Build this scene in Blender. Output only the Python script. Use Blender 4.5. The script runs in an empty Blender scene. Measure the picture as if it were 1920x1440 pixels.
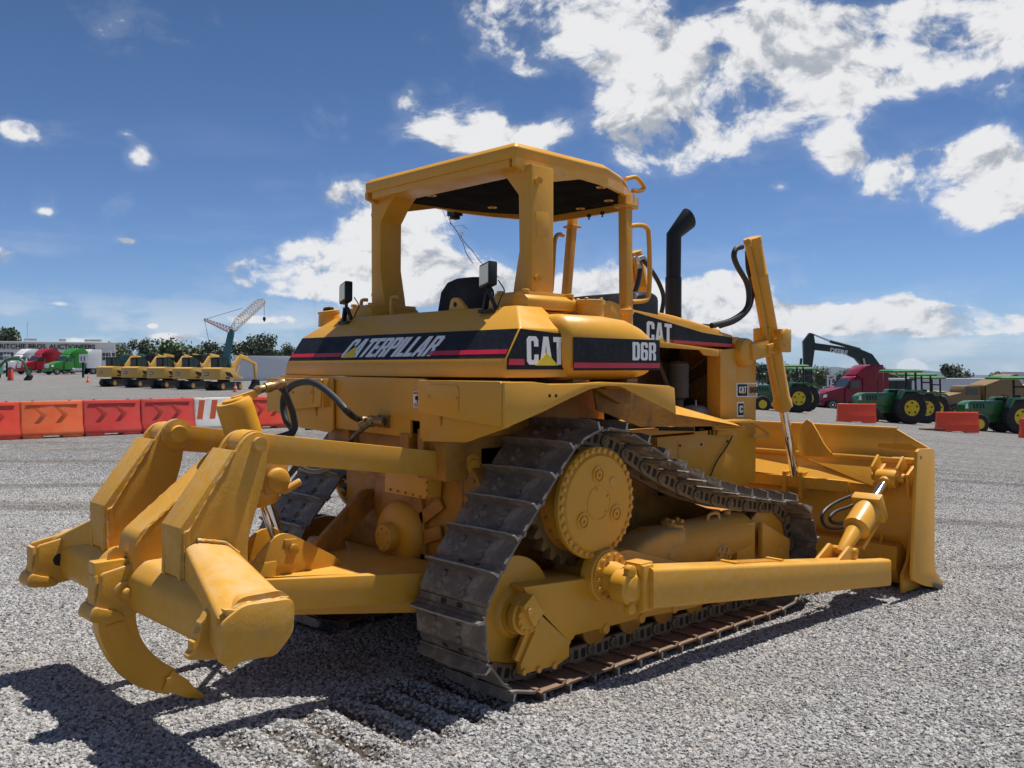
import bpy, bmesh, math, random
from mathutils import Vector, Matrix
from math import pi, sin, cos, radians as R
random.seed(7)
SC = bpy.context.scene
COL = SC.collection
EXPO = 0.32; SKY_STRENGTH = .062; GZ0 = .045; HAZE = 3.2e-5
CLOUD_DARK = (5.4, 5.8, 6.5); CLOUD_LIT = (10.8, 10.8, 10.9)
SKY_LOW = (.80, .97, 1.30); SKY_HIGH = (.62, .81, 1.01)
GRAVEL_D = (.20, .197, .197); GRAVEL_L = (.46, .452, .447); STONES = 4200
CLOUDS = [(0.846,0.369,0.035,0.016,0.20),(0.714,0.322,0.029,0.022,0.22),(0.563,0.339,0.067,0.032,0.24),(1.007,0.052,0.068,0.010,0.16),(0.674,0.120,0.046,0.017,0.16),(0.417,0.069,0.032,0.011,0.18),(0.771,0.369,0.092,0.040,0.34),(0.702,0.347,0.063,0.032,0.20),(0.800,0.341,0.040,0.022,0.20),(0.601,0.267,0.107,0.046,0.34),(0.646,0.246,0.063,0.039,0.30),(0.510,0.307,0.127,0.045,0.34),(0.379,0.319,0.110,0.032,0.34),(0.333,0.312,0.061,0.039,0.25),(0.428,0.301,0.064,0.031,0.20),(0.360,0.195,0.062,0.033,0.33),(0.332,0.168,0.051,0.040,0.30),(0.412,0.184,0.037,0.026,0.25),(0.468,0.219,0.030,0.027,0.24),(0.875,0.257,0.043,0.039,0.26),(0.812,0.249,0.058,0.018,0.30),(0.921,0.280,0.014,0.014,0.10),(0.927,0.166,0.069,0.031,0.32),(0.989,0.181,0.034,0.022,0.30),(0.961,0.126,0.052,0.028,0.32),(1.040,0.113,0.056,0.028,0.33),(0.995,0.091,0.091,0.024,0.33),(0.904,0.115,0.052,0.019,0.30),(1.078,0.098,0.039,0.017,0.24),(0.870,0.084,0.069,0.023,0.26),(0.864,0.090,0.064,0.020,0.30),(0.725,0.084,0.058,0.024,0.34),(0.601,0.074,0.085,0.023,0.30),(0.595,0.051,0.068,0.023,0.30),(0.457,0.049,0.141,0.016,0.34),(0.345,0.041,0.078,0.012,0.30),(0.378,0.052,0.042,0.012,0.30),(0.579,0.096,0.025,0.011,0.25),(1.291,0.223,0.038,0.015,0.24),(1.307,0.226,0.015,0.011,0.16),(1.194,0.211,0.018,0.014,0.23),(1.208,0.231,0.010,0.005,0.12),(1.282,0.150,0.012,0.006,0.20),(1.314,0.104,0.015,0.012,0.24),(1.272,0.063,0.022,0.005,0.22),(1.207,0.127,0.010,0.004,0.25),(0.793,0.308,0.029,0.010,0.22),(1.167,0.032,0.022,0.004,0.25),(1.185,0.043,0.006,0.003,0.25),(1.311,0.039,0.010,0.004,0.20),(1.089,0.051,0.033,0.008,0.22),(1.115,0.028,0.044,0.007,0.20),(0.498,0.000,0.033,0.010,0.20),(0.402,0.004,0.012,0.007,0.30),(0.313,0.020,0.015,0.007,0.20),(0.326,-0.000,0.010,0.006,0.20),(0.530,0.187,0.013,0.007,0.20),(0.323,0.254,0.025,0.015,0.20),(0.824,0.053,0.052,0.017,0.25),(0.382,-0.000,0.047,0.006,0.15),(1.251,0.027,0.031,0.005,0.20)]
# ---------------------------------------------------------------- camera
cd = bpy.data.cameras.new('camera'); cam = bpy.data.objects.new('camera', cd); COL.objects.link(cam)
cd.lens = 32.308; cd.sensor_width = 36; cd.clip_start = .1; cd.clip_end = 30000
YAW, PIT = .812, -.017
FW = Vector((cos(PIT)*cos(YAW), cos(PIT)*sin(YAW), sin(PIT)))
cam.location = (-3.316, -4.644, 1.802)
cam.rotation_euler = FW.to_track_quat('-Z', 'Y').to_euler()
SC.camera = cam
SC.render.resolution_x, SC.render.resolution_y = 1024, 768
SC.view_settings.view_transform = 'Standard'; SC.view_settings.look = 'None'
SC.view_settings.exposure = EXPO; SC.view_settings.gamma = 1
# ---------------------------------------------------------------- sun
SUN = Vector((.34, -.03, 1)).normalized()          # towards the sun
sl = bpy.data.lights.new('sun', 'SUN'); sl.energy = 5.0; sl.angle = R(.53); sl.color = (1, .95, .87)
so = bpy.data.objects.new('sun', sl); COL.objects.link(so); so.location = (0, 0, 30)
so.rotation_euler = SUN.to_track_quat('Z', 'Y').to_euler()
# ---------------------------------------------------------------- node helper
class NT:
    def __init__(s, tree): s.t = tree; s.n = tree.nodes; s.l = tree.links
    def add(s, typ, **kw):
        n = s.n.new(typ)
        for k, v in kw.items():
            if k.startswith('_'): setattr(n, k[1:], v)
            else: s.set(n, k, v)
        return n
    def set(s, n, k, v):
        k = int(k[1:]) if k[0] == 'i' and k[1:].isdigit() else k.replace('__', ' ')
        if isinstance(v, bpy.types.NodeSocket): s.l.new(v, n.inputs[k])
        else: n.inputs[k].default_value = v
    def math(s, op, a, b=None, c=None, clamp=False):
        n = s.n.new('ShaderNodeMath'); n.operation = op; n.use_clamp = clamp
        for i, v in enumerate((a, b, c)):
            if v is not None: s.set(n, 'i%d' % i, v)
        return n.outputs[0]
    def vmath(s, op, a, b=None, out=0):
        n = s.n.new('ShaderNodeVectorMath'); n.operation = op
        s.set(n, 'i0', a)
        if b is not None: s.set(n, 'Scale' if op == 'SCALE' else 'i1', b)
        return n.outputs[out]
    def mix(s, f, a, b):
        n = s.n.new('ShaderNodeMix'); n.data_type = 'RGBA'
        s.set(n, 'i0', f)
        for k, v in ((6, a), (7, b)):
            if isinstance(v, bpy.types.NodeSocket): s.l.new(v, n.inputs[k])
            else: n.inputs[k].default_value = tuple(v)+(1,) if len(v) == 3 else v
        return n.outputs[2]
    def ramp(s, f, a, b, lo=0., hi=1.):
        n = s.n.new('ShaderNodeMapRange'); n.interpolation_type = 'SMOOTHSTEP'
        s.set(n, 'i0', f); s.set(n, 'i1', a); s.set(n, 'i2', b); s.set(n, 'i3', lo); s.set(n, 'i4', hi)
        return n.outputs[0]
    def noise(s, vec, scale, detail=3., rough=.5, dist=0., out=0):
        n = s.n.new('ShaderNodeTexNoise'); s.set(n, 'Vector', vec)
        s.set(n, 'Scale', scale); s.set(n, 'Detail', detail); s.set(n, 'Roughness', rough); s.set(n, 'Distortion', dist)
        return n.outputs[out]
# ---------------------------------------------------------------- world: sky and clouds
W = bpy.data.worlds.new('World'); SC.world = W; W.use_nodes = True
def build_world():
    q = NT(W.node_tree); q.n.clear()
    out = q.n.new('ShaderNodeOutputWorld'); bgd = q.n.new('ShaderNodeBackground'); q.l.new(bgd.outputs[0], out.inputs[0])
    sky = q.n.new('ShaderNodeTexSky'); sky.sky_type = 'NISHITA'; sky.sun_disc = False
    sky.sun_elevation = math.asin(SUN.z); sky.sun_rotation = math.atan2(SUN.x, SUN.y)
    sky.altitude = 2200; sky.air_density = 1.0; sky.dust_density = .6; sky.ozone_density = 1.6
    tc = q.n.new('ShaderNodeTexCoord'); d = tc.outputs['Generated']
    sp = q.n.new('ShaderNodeSeparateXYZ'); q.l.new(d, sp.inputs[0])
    x, y, z = sp.outputs
    az = q.math('ARCTAN2', y, x); el = q.math('ARCSINE', z)
    cb = q.n.new('ShaderNodeCombineXYZ'); q.l.new(az, cb.inputs[0]); q.set(cb, 'i1', q.math('MULTIPLY', el, 1.35))
    p = cb.outputs[0]
    warp = q.noise(p, 5., 3., .55, out=1)
    pw = q.vmath('ADD', p, q.vmath('SCALE', q.vmath('SUBTRACT', warp, (.5, .5, .5)), .10))
    fbm = lambda vec: q.math('ADD', q.math('MULTIPLY', q.noise(vec, 7., 8., .56), .58), q.math('MULTIPLY', q.noise(vec, 21., 8., .62), .42))
    n0 = fbm(pw)
    n1 = fbm(q.vmath('ADD', pw, (.012, .034, 0)))     # sampled towards the sun: gives lit tops and grey bases
    # where the cloud banks lie (azimuth, elevation, half widths, weight)
    mask = None
    for (a, e, ra, re, w) in CLOUDS:
        da = q.math('DIVIDE', q.math('SUBTRACT', az, a), ra); de = q.math('DIVIDE', q.math('SUBTRACT', el, e), re)
        g = q.math('MULTIPLY', q.math('EXPONENT', q.math('MULTIPLY', q.math('ADD', q.math('MULTIPLY', da, da), q.math('MULTIPLY', de, de)), -1.)), w)
        mask = g if mask is None else q.math('ADD', mask, g)
    mask = q.math('MINIMUM', mask, .268)
    # generic scattered cumulus on the rest of the dome
    away = q.ramp(q.math('ABSOLUTE', q.math('SUBTRACT', az, YAW)), .62, .9)
    big = q.noise(p, 2.2, 2., .5)
    gen = q.math('MULTIPLY', q.ramp(big, .46, .66, 0, .26), q.math('MAXIMUM', away, q.ramp(el, .46, .7)))
    den = q.math('ADD', q.math('ADD', n0, mask), gen)
    cov = q.ramp(den, .655, .755)
    thin = q.math('MULTIPLY', q.ramp(q.noise(q.vmath('MULTIPLY', p, (1, 3.2, 1)), 3.2, 6., .62), .48, .80, 0, .30), q.ramp(el, .30, .03))
    veil = q.math('MULTIPLY', q.ramp(q.math('ADD', n0, q.math('MULTIPLY', mask, 1.0)), .56, .72), .12); thin = q.math('MAXIMUM', thin, veil)
    low = q.math('MULTIPLY', q.ramp(q.noise(q.vmath('MULTIPLY', p, (1, 2.2, 1)), 9., 6., .55), .44, .62), q.ramp(el, .10, .02, 0, .55)); thin = q.math('MAXIMUM', thin, low)
    cov = q.math('MAXIMUM', cov, thin)
    sh = q.math('ADD', q.math('MULTIPLY', q.math('SUBTRACT', n0, n1), 3.0), q.math('MULTIPLY', q.math('SUBTRACT', den, .80), -.55))
    bright = q.ramp(sh, -.24, .08, 0., 1.)
    ccol = q.mix(bright, CLOUD_DARK, CLOUD_LIT)
    # the sky itself
    tint = q.mix(q.ramp(el, .0, .45), SKY_LOW, SKY_HIGH)
    mul = q.n.new('ShaderNodeMix'); mul.data_type = 'RGBA'; mul.blend_type = 'MULTIPLY'; mul.inputs[0].default_value = 1
    q.l.new(sky.outputs[0], mul.inputs[6]); q.l.new(tint, mul.inputs[7])
    c = q.mix(cov, mul.outputs[2], ccol)
    q.l.new(c, bgd.inputs[0]); bgd.inputs[1].default_value = SKY_STRENGTH
build_world()
# ---------------------------------------------------------------- mesh helpers
def frame(d, up=(0, 0, 1)):
    d = Vector(d).normalized(); up = Vector(up)
    if abs(d.dot(up)) > .99: up = Vector((1, 0, 0))
    a = up.cross(d).normalized(); return a, d.cross(a)
def to3(p, ax, t):
    if ax == 'y': return (p[0], t, p[1])
    if ax == 'x': return (t, p[0], p[1])
    return (p[0], p[1], t)
class MB:
    def __init__(s): s.v = []; s.f = []; s.m = []; s.p = []
    def raw(s, vs, fs, mi=0):
        o = len(s.v); s.p.append((o, len(s.f))); s.v += [tuple(v) for v in vs]; s.f += [tuple(o+i for i in f) for f in fs]; s.m += [mi]*len(fs); return s
    def prism(s, pts, ax, a, b, mi=0):
        n = len(pts); vs = [to3(p, ax, a) for p in pts]+[to3(p, ax, b) for p in pts]
        fs = [tuple(range(n)), tuple(range(2*n-1, n-1, -1))]+[(i, i+n, (i+1) % n+n, (i+1) % n) for i in range(n)]
        return s.raw(vs, fs, mi)
    def loft(s, rings, mi=0, caps=True):
        n = len(rings[0]); vs = [p for r in rings for p in r]; fs = []
        for k in range(len(rings)-1):
            for i in range(n): fs.append((k*n+i, k*n+(i+1) % n, (k+1)*n+(i+1) % n, (k+1)*n+i))
        if caps: fs += [tuple(range(n-1, -1, -1)), tuple((len(rings)-1)*n+i for i in range(n))]
        return s.raw(vs, fs, mi)
    def box(s, x0, x1, y0, y1, z0, z1, mi=0): return s.prism([(x0, z0), (x1, z0), (x1, z1), (x0, z1)], 'y', y0, y1, mi)
    def bar(s, p0, p1, w, h, up=(0, 0, 1), mi=0, w1=None, h1=None):
        a, b = frame(Vector(p1)-Vector(p0), up); rs = []
        for p, ww, hh in ((p0, w, h), (p1, w1 or w, h1 or h)):
            p = Vector(p); rs.append([p+a*ww/2*i+b*hh/2*j for i, j in ((-1, -1), (1, -1), (1, 1), (-1, 1))])
        return s.loft(rs, mi)
    def lathe(s, p0, d, prof, seg=24, mi=0, caps=True):
        a, b = frame(d); d = Vector(d).normalized(); p0 = Vector(p0)
        rs = [[p0+d*t+(a*cos(2*pi*i/seg)+b*sin(2*pi*i/seg))*r for i in range(seg)] for t, r in prof]
        return s.loft(rs, mi, caps)
    def cyl(s, p0, p1, r, seg=20, mi=0, r1=None):
        d = Vector(p1)-Vector(p0); return s.lathe(p0, d, [(0, r), (d.length, r if r1 is None else r1)], seg, mi)
    def tube(s, pts, r, seg=10, mi=0, sub=6, caps=True):
        P = [Vector(p) for p in pts]; Q = []
        if sub > 1 and len(P) > 2:
            E = [2*P[0]-P[1]]+P+[2*P[-1]-P[-2]]
            for i in range(1, len(E)-2):
                for k in range(sub):
                    t = k/sub; a, b, c, d = E[i-1:i+3]
                    Q.append(.5*((2*b)+(c-a)*t+(2*a-5*b+4*c-d)*t*t+(3*b-a-3*c+d)*t**3))
            Q.append(P[-1])
        else: Q = P
        rs = []; up = Vector((0, 0, 1)); 
        for i, p in enumerate(Q):
            d = (Q[min(i+1, len(Q)-1)]-Q[max(i-1, 0)]).normalized()
            if i == 0: a, _ = frame(d)
            a = (a-d*a.dot(d)).normalized(); b = d.cross(a)
            rr = r(i/(len(Q)-1)) if callable(r) else r
            rs.append([p+(a*cos(2*pi*k/seg)+b*sin(2*pi*k/seg))*rr for k in range(seg)])
        return s.loft(rs, mi, caps)
    def xf(s, M, start=0):
        s.v[start:] = [tuple(M @ Vector(v)) for v in s.v[start:]]; return s
    def build(s, name, mats, parent=None, bevel=0., smooth=38, seg=2, fix=True):
        me = bpy.data.meshes.new(name); me.from_pydata(s.v, [], s.f)
        if not isinstance(mats, (list, tuple)): mats = [mats]
        for m in mats: me.materials.append(m)
        me.polygons.foreach_set('material_index', s.m)
        if fix:
            bm = bmesh.new(); bm.from_mesh(me); bmesh.ops.recalc_face_normals(bm, faces=bm.faces)
            if bevel:
                es = [e for e in bm.edges if len(e.link_faces) == 2 and e.calc_face_angle(0) > R(28)]
                try: bmesh.ops.bevel(bm, geom=es, offset=bevel, segments=seg, profile=.6, affect='EDGES', clamp_overlap=True)
                except Exception: pass
            bm.to_mesh(me); bm.free()
        if smooth:
            me.polygons.foreach_set('use_smooth', [True]*len(me.polygons)); me.set_sharp_from_angle(angle=R(smooth))
        o = bpy.data.objects.new(name, me); COL.objects.link(o)
        if parent: o.parent = parent
        return o
    def split(s):
        out = []
        for k, (vo, fo) in enumerate(s.p):
            ve, fe = s.p[k+1] if k+1 < len(s.p) else (len(s.v), len(s.f))
            n = MB(); n.v = s.v[vo:ve]; n.f = [tuple(i-vo for i in f) for f in s.f[fo:fe]]; n.m = s.m[fo:fe]; n.p = [(0, 0)]; out.append(n)
        return out
def tag(o, label=None, cat=None, group=None, kind=None):
    for k, v in (('label', label), ('category', cat), ('group', group), ('kind', kind)):
        if v: o[k] = v
    return o
def empty(name, label, cat, loc=(0, 0, 0), rz=0, group=None):
    o = bpy.data.objects.new(name, None); COL.objects.link(o); o.location = loc; o.rotation_euler = (0, 0, rz); o.empty_display_size = .3
    return tag(o, label, cat, group)
def copy_tree(o, parent=None):
    c = o.copy(); COL.objects.link(c); c.parent = parent
    for ch in list(o.children): copy_tree(ch, c)
    return c
def mirror_y(o, parent):
    """the same part on the machine's left side"""
    me = o.data.copy()
    for v in me.vertices: v.co.y = -v.co.y
    me.flip_normals()
    c = bpy.data.objects.new(o.name.split('.')[0], me); COL.objects.link(c); c.parent = parent
    for ch in list(o.children): mirror_y(ch, c)
    return c
# ---------------------------------------------------------------- materials
MATS = {}
def mat(name, col, rough=.5, metal=0., var=.0, vscale=4., bump=0., bscale=60., spec=.5, coat=0., dirt=None, dirtamt=.5, emit=None, obj=True, dscale=3., wear=0., dust=0.):
    if name in MATS: return MATS[name]
    m = bpy.data.materials.new(name); m.use_nodes = True; q = NT(m.node_tree); b = q.n['Principled BSDF']
    tc = q.n.new('ShaderNodeTexCoord'); v = tc.outputs['Object']
    col = tuple(col); c = None
    if var:
        c = q.mix(q.noise(v, vscale, 4., .6), [k*(1-var) for k in col], [min(1, k*(1+var)) for k in col])
    if dirt:
        f = q.math('MULTIPLY', q.ramp(q.noise(v, dscale, 6., .68), .45, .72), dirtamt)
        c = q.mix(f, c if c is not None else col, dirt)
    if wear or dust:
        g = q.n.new('ShaderNodeNewGeometry')
        fine = q.noise(v, 55., 4., .7); c = q.mix(q.math('MULTIPLY', q.ramp(fine, .60, .74), wear*.30), c, [k*.45 for k in col])      # grime specks
        sc = q.noise(q.vmath('MULTIPLY', v, (3, 3, 26)), 3.5, 5., .75); c = q.mix(q.math('MULTIPLY', q.ramp(sc, .62, .75), wear*.28), c, (.40, .225, .045))   # streaks
        e = q.math('MULTIPLY', q.ramp(g.outputs['Pointiness'], .515, .60), q.ramp(q.noise(v, 22., 4.), .42, .6)); c = q.mix(q.math('MULTIPLY', e, wear*.7), c, (.52, .40, .22))
        up = q.n.new('ShaderNodeSeparateXYZ'); q.l.new(g.outputs['Normal'], up.inputs[0]); d = q.math('MULTIPLY', q.ramp(up.outputs[2], .6, .95), q.ramp(q.noise(v, 5., 5., .65), .35, .65)); c = q.mix(q.math('MULTIPLY', d, dust), c, (.50, .41, .28))
    if c is not None: q.l.new(c, b.inputs['Base Color'])
    else: b.inputs['Base Color'].default_value = col+(1,)
    b.inputs['Metallic'].default_value = metal; b.inputs['Specular IOR Level'].default_value = spec
    b.inputs['Coat Weight'].default_value = coat; b.inputs['Coat Roughness'].default_value = .12
    q.set(b, 'Roughness', q.ramp(q.noise(v, vscale*1.7, 3.), .3, .7, max(.02, rough-.1), rough+.1))
    if bump:
        bn = q.n.new('ShaderNodeBump'); bn.inputs['Strength'].default_value = bump; bn.inputs['Distance'].default_value = .01
        q.l.new(q.noise(v, bscale, 4., .6), bn.inputs['Height']); q.l.new(bn.outputs[0], b.inputs['Normal'])
    MATS[name] = m; return m
YEL = mat('yellow paint', (.64, .312, .025), .38, var=.05, vscale=2.2, bump=.05, bscale=45, spec=.36, dirt=(.50, .27, .05), dirtamt=.22, wear=.3, dust=.16)
YEL2 = mat('rough cast yellow paint', (.585, .292, .031), .52, var=.10, vscale=5, bump=.13, bscale=55, spec=.28, dirt=(.46, .27, .07), dirtamt=.5, dscale=6, wear=.8, dust=.4)
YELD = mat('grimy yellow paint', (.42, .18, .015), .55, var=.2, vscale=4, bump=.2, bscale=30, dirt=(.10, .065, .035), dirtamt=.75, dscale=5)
SHOE = mat('track shoe steel', (.135, .112, .090), .60, .05, var=.35, vscale=9, bump=.5, bscale=45, dirt=(.30, .25, .20), dirtamt=.85, dscale=11)
SHOER = mat('rusty dusty shoe steel', (.19, .12, .075), .75, 0, var=.3, vscale=5, bump=.3, bscale=40, dirt=(.24, .12, .06), dirtamt=.7, dscale=6)
LINK = mat('chain link steel', (.20, .145, .085), .6, .1, var=.3, vscale=10, bump=.3, bscale=50, dirt=(.24, .17, .10), dirtamt=.6, dscale=9)
CHROME = mat('chromed rod', (.75, .76, .78), .12, 1.)
STEEL = mat('bare steel', (.45, .44, .42), .35, .9, var=.15)
BLACK = mat('black rubber', (.018, .018, .019), .55, bump=.1)
BLACKP = mat('black paint', (.016, .016, .017), .45, bump=.05, var=.2, spec=.3)
LINER = mat('black roof liner', (.006, .006, .007), .95, bump=.2, bscale=90, spec=.04)
DECAL = mat('black decal film', (.011, .012, .016), .4, bump=.05, spec=.16, dirt=(.05, .05, .05), dirtamt=.35, dscale=30)
WORN = mat('worn grouser edge', (.30, .28, .25), .55, .2, var=.35, vscale=25, bump=.4, bscale=60)
REDF = mat('red decal film', (.50, .012, .035), .35)
WHITEF = mat('white decal film', (.80, .80, .80), .4)
YELF = mat('bright yellow decal film', (.72, .55, .02), .4)
BRASS = mat('brass fitting', (.32, .20, .09), .45, .6, var=.3, vscale=30)
LENS = mat('lamp lens', (.95, .93, .74), .5, bump=.5, bscale=120)
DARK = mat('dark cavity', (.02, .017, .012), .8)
GREYM = mat('grey engine metal', (.16, .16, .165), .45, .4, var=.2, vscale=12)
EDGE = mat('worn blade steel', (.10, .085, .07), .5, .5, var=.3)
# ================================================================ BULLDOZER (x forward, y left, z up)
DZ = empty('bulldozer', 'large yellow crawler bulldozer with rear ripper, open canopy and front blade', 'bulldozer', (1.2, 0, 0))
EACH = {'bolt_row': 'bolt', 'flange_bolt': 'bolt', 'guard_bolt': 'bolt', 'beam_bolt': 'bolt', 'lower_link': 'lower_link', 'bolt': 'bolt', 'tank_foot': 'tank_foot', 'track_guard': 'track_guard', 'panel_back': 'panel_back', 'rear_bracket': 'bracket', 'slot': 'slot', 'mounting_hole': 'mounting_hole', 'stiffener_bolt': 'bolt', 'boss': 'boss', 'cylinder_mount': 'cylinder_mount', 'cover_boss': 'boss', 'frame_lug': 'frame_lug', 'white_tape': 'tape_end', 'hose_fitting2': 'hose_fitting', 'tread_plate': 'tread_bar', 'inner_fender': 'inner_fender', 'stiffener': 'stiffener', 'rib': 'rib'}
STUFFY = {'fan_grille', 'label_print', 'filter_mesh', 'step_tread'}
# parts are modelled in world coordinates and parented in place
def fin(mb, name, mats, parent=None, **kw):
    if name in EACH and len(mb.p) > 1:
        o = None
        for k in mb.split():
            c = fin1(k, EACH[name], mats, parent, **kw); o = o or c
        return o
    o = fin1(mb, name, mats, parent, **kw)
    if name in STUFFY: o['kind'] = 'stuff'
    return o
def fin1(mb, name, mats, parent=None, **kw):
    o = mb.build(name, mats, None, **kw)
    p = parent or DZ
    while p.parent and p.parent.parent: p = p.parent          # thing > part > sub-part, no further
    o.parent = p
    if o.parent is DZ: o.matrix_parent_inverse = Matrix.Translation((-1.2, 0, 0))
    return o
def rrect(ax, t, a0, a1, b0, b1, r, n=4):
    """rounded rectangle ring in the plane ax = t"""
    out = []
    for (ca, cb, s) in ((a1-r, b1-r, 0), (a0+r, b1-r, 1), (a0+r, b0+r, 2), (a1-r, b0+r, 3)):
        for k in range(n+1):
            w = (s+k/n)*pi/2; out.append(to3((ca+r*cos(w), cb+r*sin(w)), ax, t))
    return out
def rpoly(pts, r=.02, n=3):
    """rounds the corners of a polygon (r may be a list)"""
    out = []; N = len(pts)
    for i, p in enumerate(pts):
        rr = r[i] if isinstance(r, (list, tuple)) else r
        p = Vector(p); a = Vector(pts[i-1])-p; b = Vector(pts[(i+1) % N])-p
        if rr <= 0: out.append(tuple(p)); continue
        ra = min(rr, a.length*.45); rb = min(rr, b.length*.45)
        A = p+a.normalized()*ra; B = p+b.normalized()*rb
        for k in range(n+1):
            t = k/n; out.append(tuple(A*(1-t)**2+p*2*t*(1-t)+B*t*t))
    return out
def circ(cx, cz, r, n=20, a0=0., a1=2*pi):
    full = abs(a1-a0-2*pi) < 1e-6
    return [(cx+r*cos(a0+(a1-a0)*k/(n if full else n-1)), cz+r*sin(a0+(a1-a0)*k/(n if full else n-1))) for k in range(n)]
# ---- lettering
B_, A_ = .20, .17
def glyph(c):
    b = B_; w = {'A': .60, 'T': .52, 'I': .2, 'L': .46, 'E': .46}.get(c, .54)
    if c == 'C': return w, [[(w, .64), (w, .88), (w-.1, 1), (.1, 1), (0, .88), (0, .12), (.1, 0), (w-.1, 0), (w, .12), (w, .36), (w-b, .36), (w-b, .2), (w-b-.03, .16), (b+.03, .16), (b, .2), (b, .8), (b+.03, .84), (w-b-.03, .84), (w-b, .8), (w-b, .64)]]
    if c == 'A':
        L = [(0, 0), (.2, 0), (.235, .2), (.26, .36), (.3, .75), (.3, 1), (.18, 1)]
        return w, [L, [(.6-x, y) for x, y in L][::-1], [(.235, .2), (.365, .2), (.34, .36), (.26, .36)]]
    if c == 'T': return w, [[(0, 1), (0, .82), (.16, .82), (.16, 0), (.36, 0), (.36, .82), (.52, .82), (.52, 1)]]
    if c == 'I': return w, [[(0, 0), (b, 0), (b, 1), (0, 1)]]
    if c == 'L': return w, [[(0, 0), (w, 0), (w, .18), (b, .18), (b, 1), (0, 1)]]
    if c == 'E': return w, [[(0, 0), (w, 0), (w, .17), (b, .17), (b, .42), (w-.05, .42), (w-.05, .59), (b, .59), (b, .83), (w, .83), (w, 1), (0, 1)]]
    bowl = [(b, 1), (w-.1, 1), (w, .9), (w, .52), (w-.1, .42), (b, .42), (b, .57), (w-b-.03, .57), (w-b, .61), (w-b, .81), (w-b-.03, .85), (b, .85)]
    stem = [(0, 0), (b, 0), (b, 1), (0, 1)]
    if c == 'P': return w, [stem, bowl]
    if c == 'R': return w, [stem, bowl, [(w-b-.06, .42), (w-.1, .42), (w, .32), (w, 0), (w-b, 0), (w-b, .34)]]
    if c == 'D': return w, [stem, [(b, 1), (w-.12, 1), (w, .87), (w, .13), (w-.12, 0), (b, 0), (b, .16), (w-b-.03, .16), (w-b, .2), (w-b, .8), (w-b-.03, .84), (b, .84)]]
    if c == '6': return w, [[(w, .7), (w, .88), (w-.1, 1), (.1, 1), (0, .88), (0, .12), (.1, 0), (b, 0), (b, .8), (b+.03, .84), (w-b-.03, .84), (w-b, .8), (w-b, .7)],
                            [(b, .6), (w-.1, .6), (w, .5), (w, .12), (w-.1, 0), (b, 0), (b, .15), (w-b-.03, .15), (w-b, .19), (w-b, .41), (w-b-.03, .45), (b, .45)]]
    return .3, []
def plate_on(mb, polys, O, U, V, N, t0, t1, mi=0):
    """thin raised polygons on a surface: O origin, U and V axes, N outward"""
    O, U, V, N = map(Vector, (O, U, V, N))
    for p in polys:
        n = len(p); vs = [O+U*x+V*y+N*t0 for x, y in p]+[O+U*x+V*y+N*t1 for x, y in p]
        mb.raw(vs, [tuple(range(n)), tuple(range(2*n-1, n-1, -1))]+[(i, i+n, (i+1) % n+n, (i+1) % n) for i in range(n)], mi)
def lettering(text, x0, x1, y0, y1, O, U, V, N, material, parent, shear=0., gap=.07, lift=.003, name='lettering'):
    """fits the word between x0..x1 and y0..y1 of the surface's own axes"""
    tot = sum(glyph(c)[0] for c in text)+gap*(len(text)-1); h = y1-y0; sx = (x1-x0-shear*h)/tot
    mb = MB(); x = 0
    for c in text:
        w, ps = glyph(c)
        plate_on(mb, [[(x0+(x+px)*sx+shear*h*py, y0+py*h) for px, py in p] for p in ps], O, U, V, N, lift-.0015, lift)
        x += w+gap
    return fin(mb, name, material, parent, smooth=0)
def flat(name, pts, O, U, V, N, lift, material, parent):
    mb = MB(); plate_on(mb, [pts], O, U, V, N, lift-.0025, lift); return fin(mb, name, material, parent, smooth=0)
def bolts(mb, pts, d, r, h, seg=6, mi=0):
    for p in pts: mb.lathe(p, d, [(0, r), (h, r), (h+.002, r*.8)], seg, mi)

# ---------------------------------------------------------------- main case between the tracks
m = MB()
m.prism(rpoly([(.12, .52), (.55, .42), (3.0, .42), (3.0, .60), (1.9, .95), (1.25, 1.42), (.12, 1.42)], .03), 'y', -.60, .60)
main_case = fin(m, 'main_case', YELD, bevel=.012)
m = MB(); m.box(.45, .62, -.62, -.60, .75, 1.35); m.box(.02, .12, -.35, .30, 1.13, 1.42); m.box(-.02, .14, -.62, -.36, 1.16, 1.45); m.box(-.02, .14, .36, .6, 1.16, 1.45)
m.box(-.06, .14, -.33, -.24, 1.3, 1.42); m.box(-.05, .1, -.46, -.40, 1.28, 1.42)
fin(m, 'rear_bracket', YELD, main_case, bevel=.008)
m = MB(); m.prism(rpoly([(-0.028,1.19),(-0.448,1.204),(-0.433,1.041),(-0.021,1.045)], .01), 'x', -.01, .1); fin(m, 'inspection_cover', YEL, main_case, bevel=.004)
m = MB(); bolts(m, [(-.01, y, z) for y, z in [(-0.085,1.065),(-0.161,1.062),(-0.236,1.06),(-0.309,1.055),(-0.38,1.052),(-0.436,1.049),(-0.441,1.093),(-0.441,1.139),(-0.441,1.186)]], (-1, 0, 0), .008, .008); fin(m, 'bolt_row', YELD, main_case)
m = MB()
m.lathe((.12, -.055, .77), (-1, 0, 0), [(-.1, .22), (.02, .22), (.05, .215), (.085, .19), (.10, .15), (.105, .09), (.16, .085), (.17, .078)], 32)
bolts(m, [(-.05, -.055+.055*cos(a), .77+.055*sin(a)) for a in [k*pi/3+.3 for k in range(6)]], (-1, 0, 0), .009, .008)
fin(m, 'bevel_gear_cover', YEL, main_case)
m = MB(); m.prism(rpoly([(-.30, .52), (.20, .52), (.24, .95), (.2, 1.15), (-.22, 1.15), (-.28, .9)], .04), 'x', .09, .16)
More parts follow.
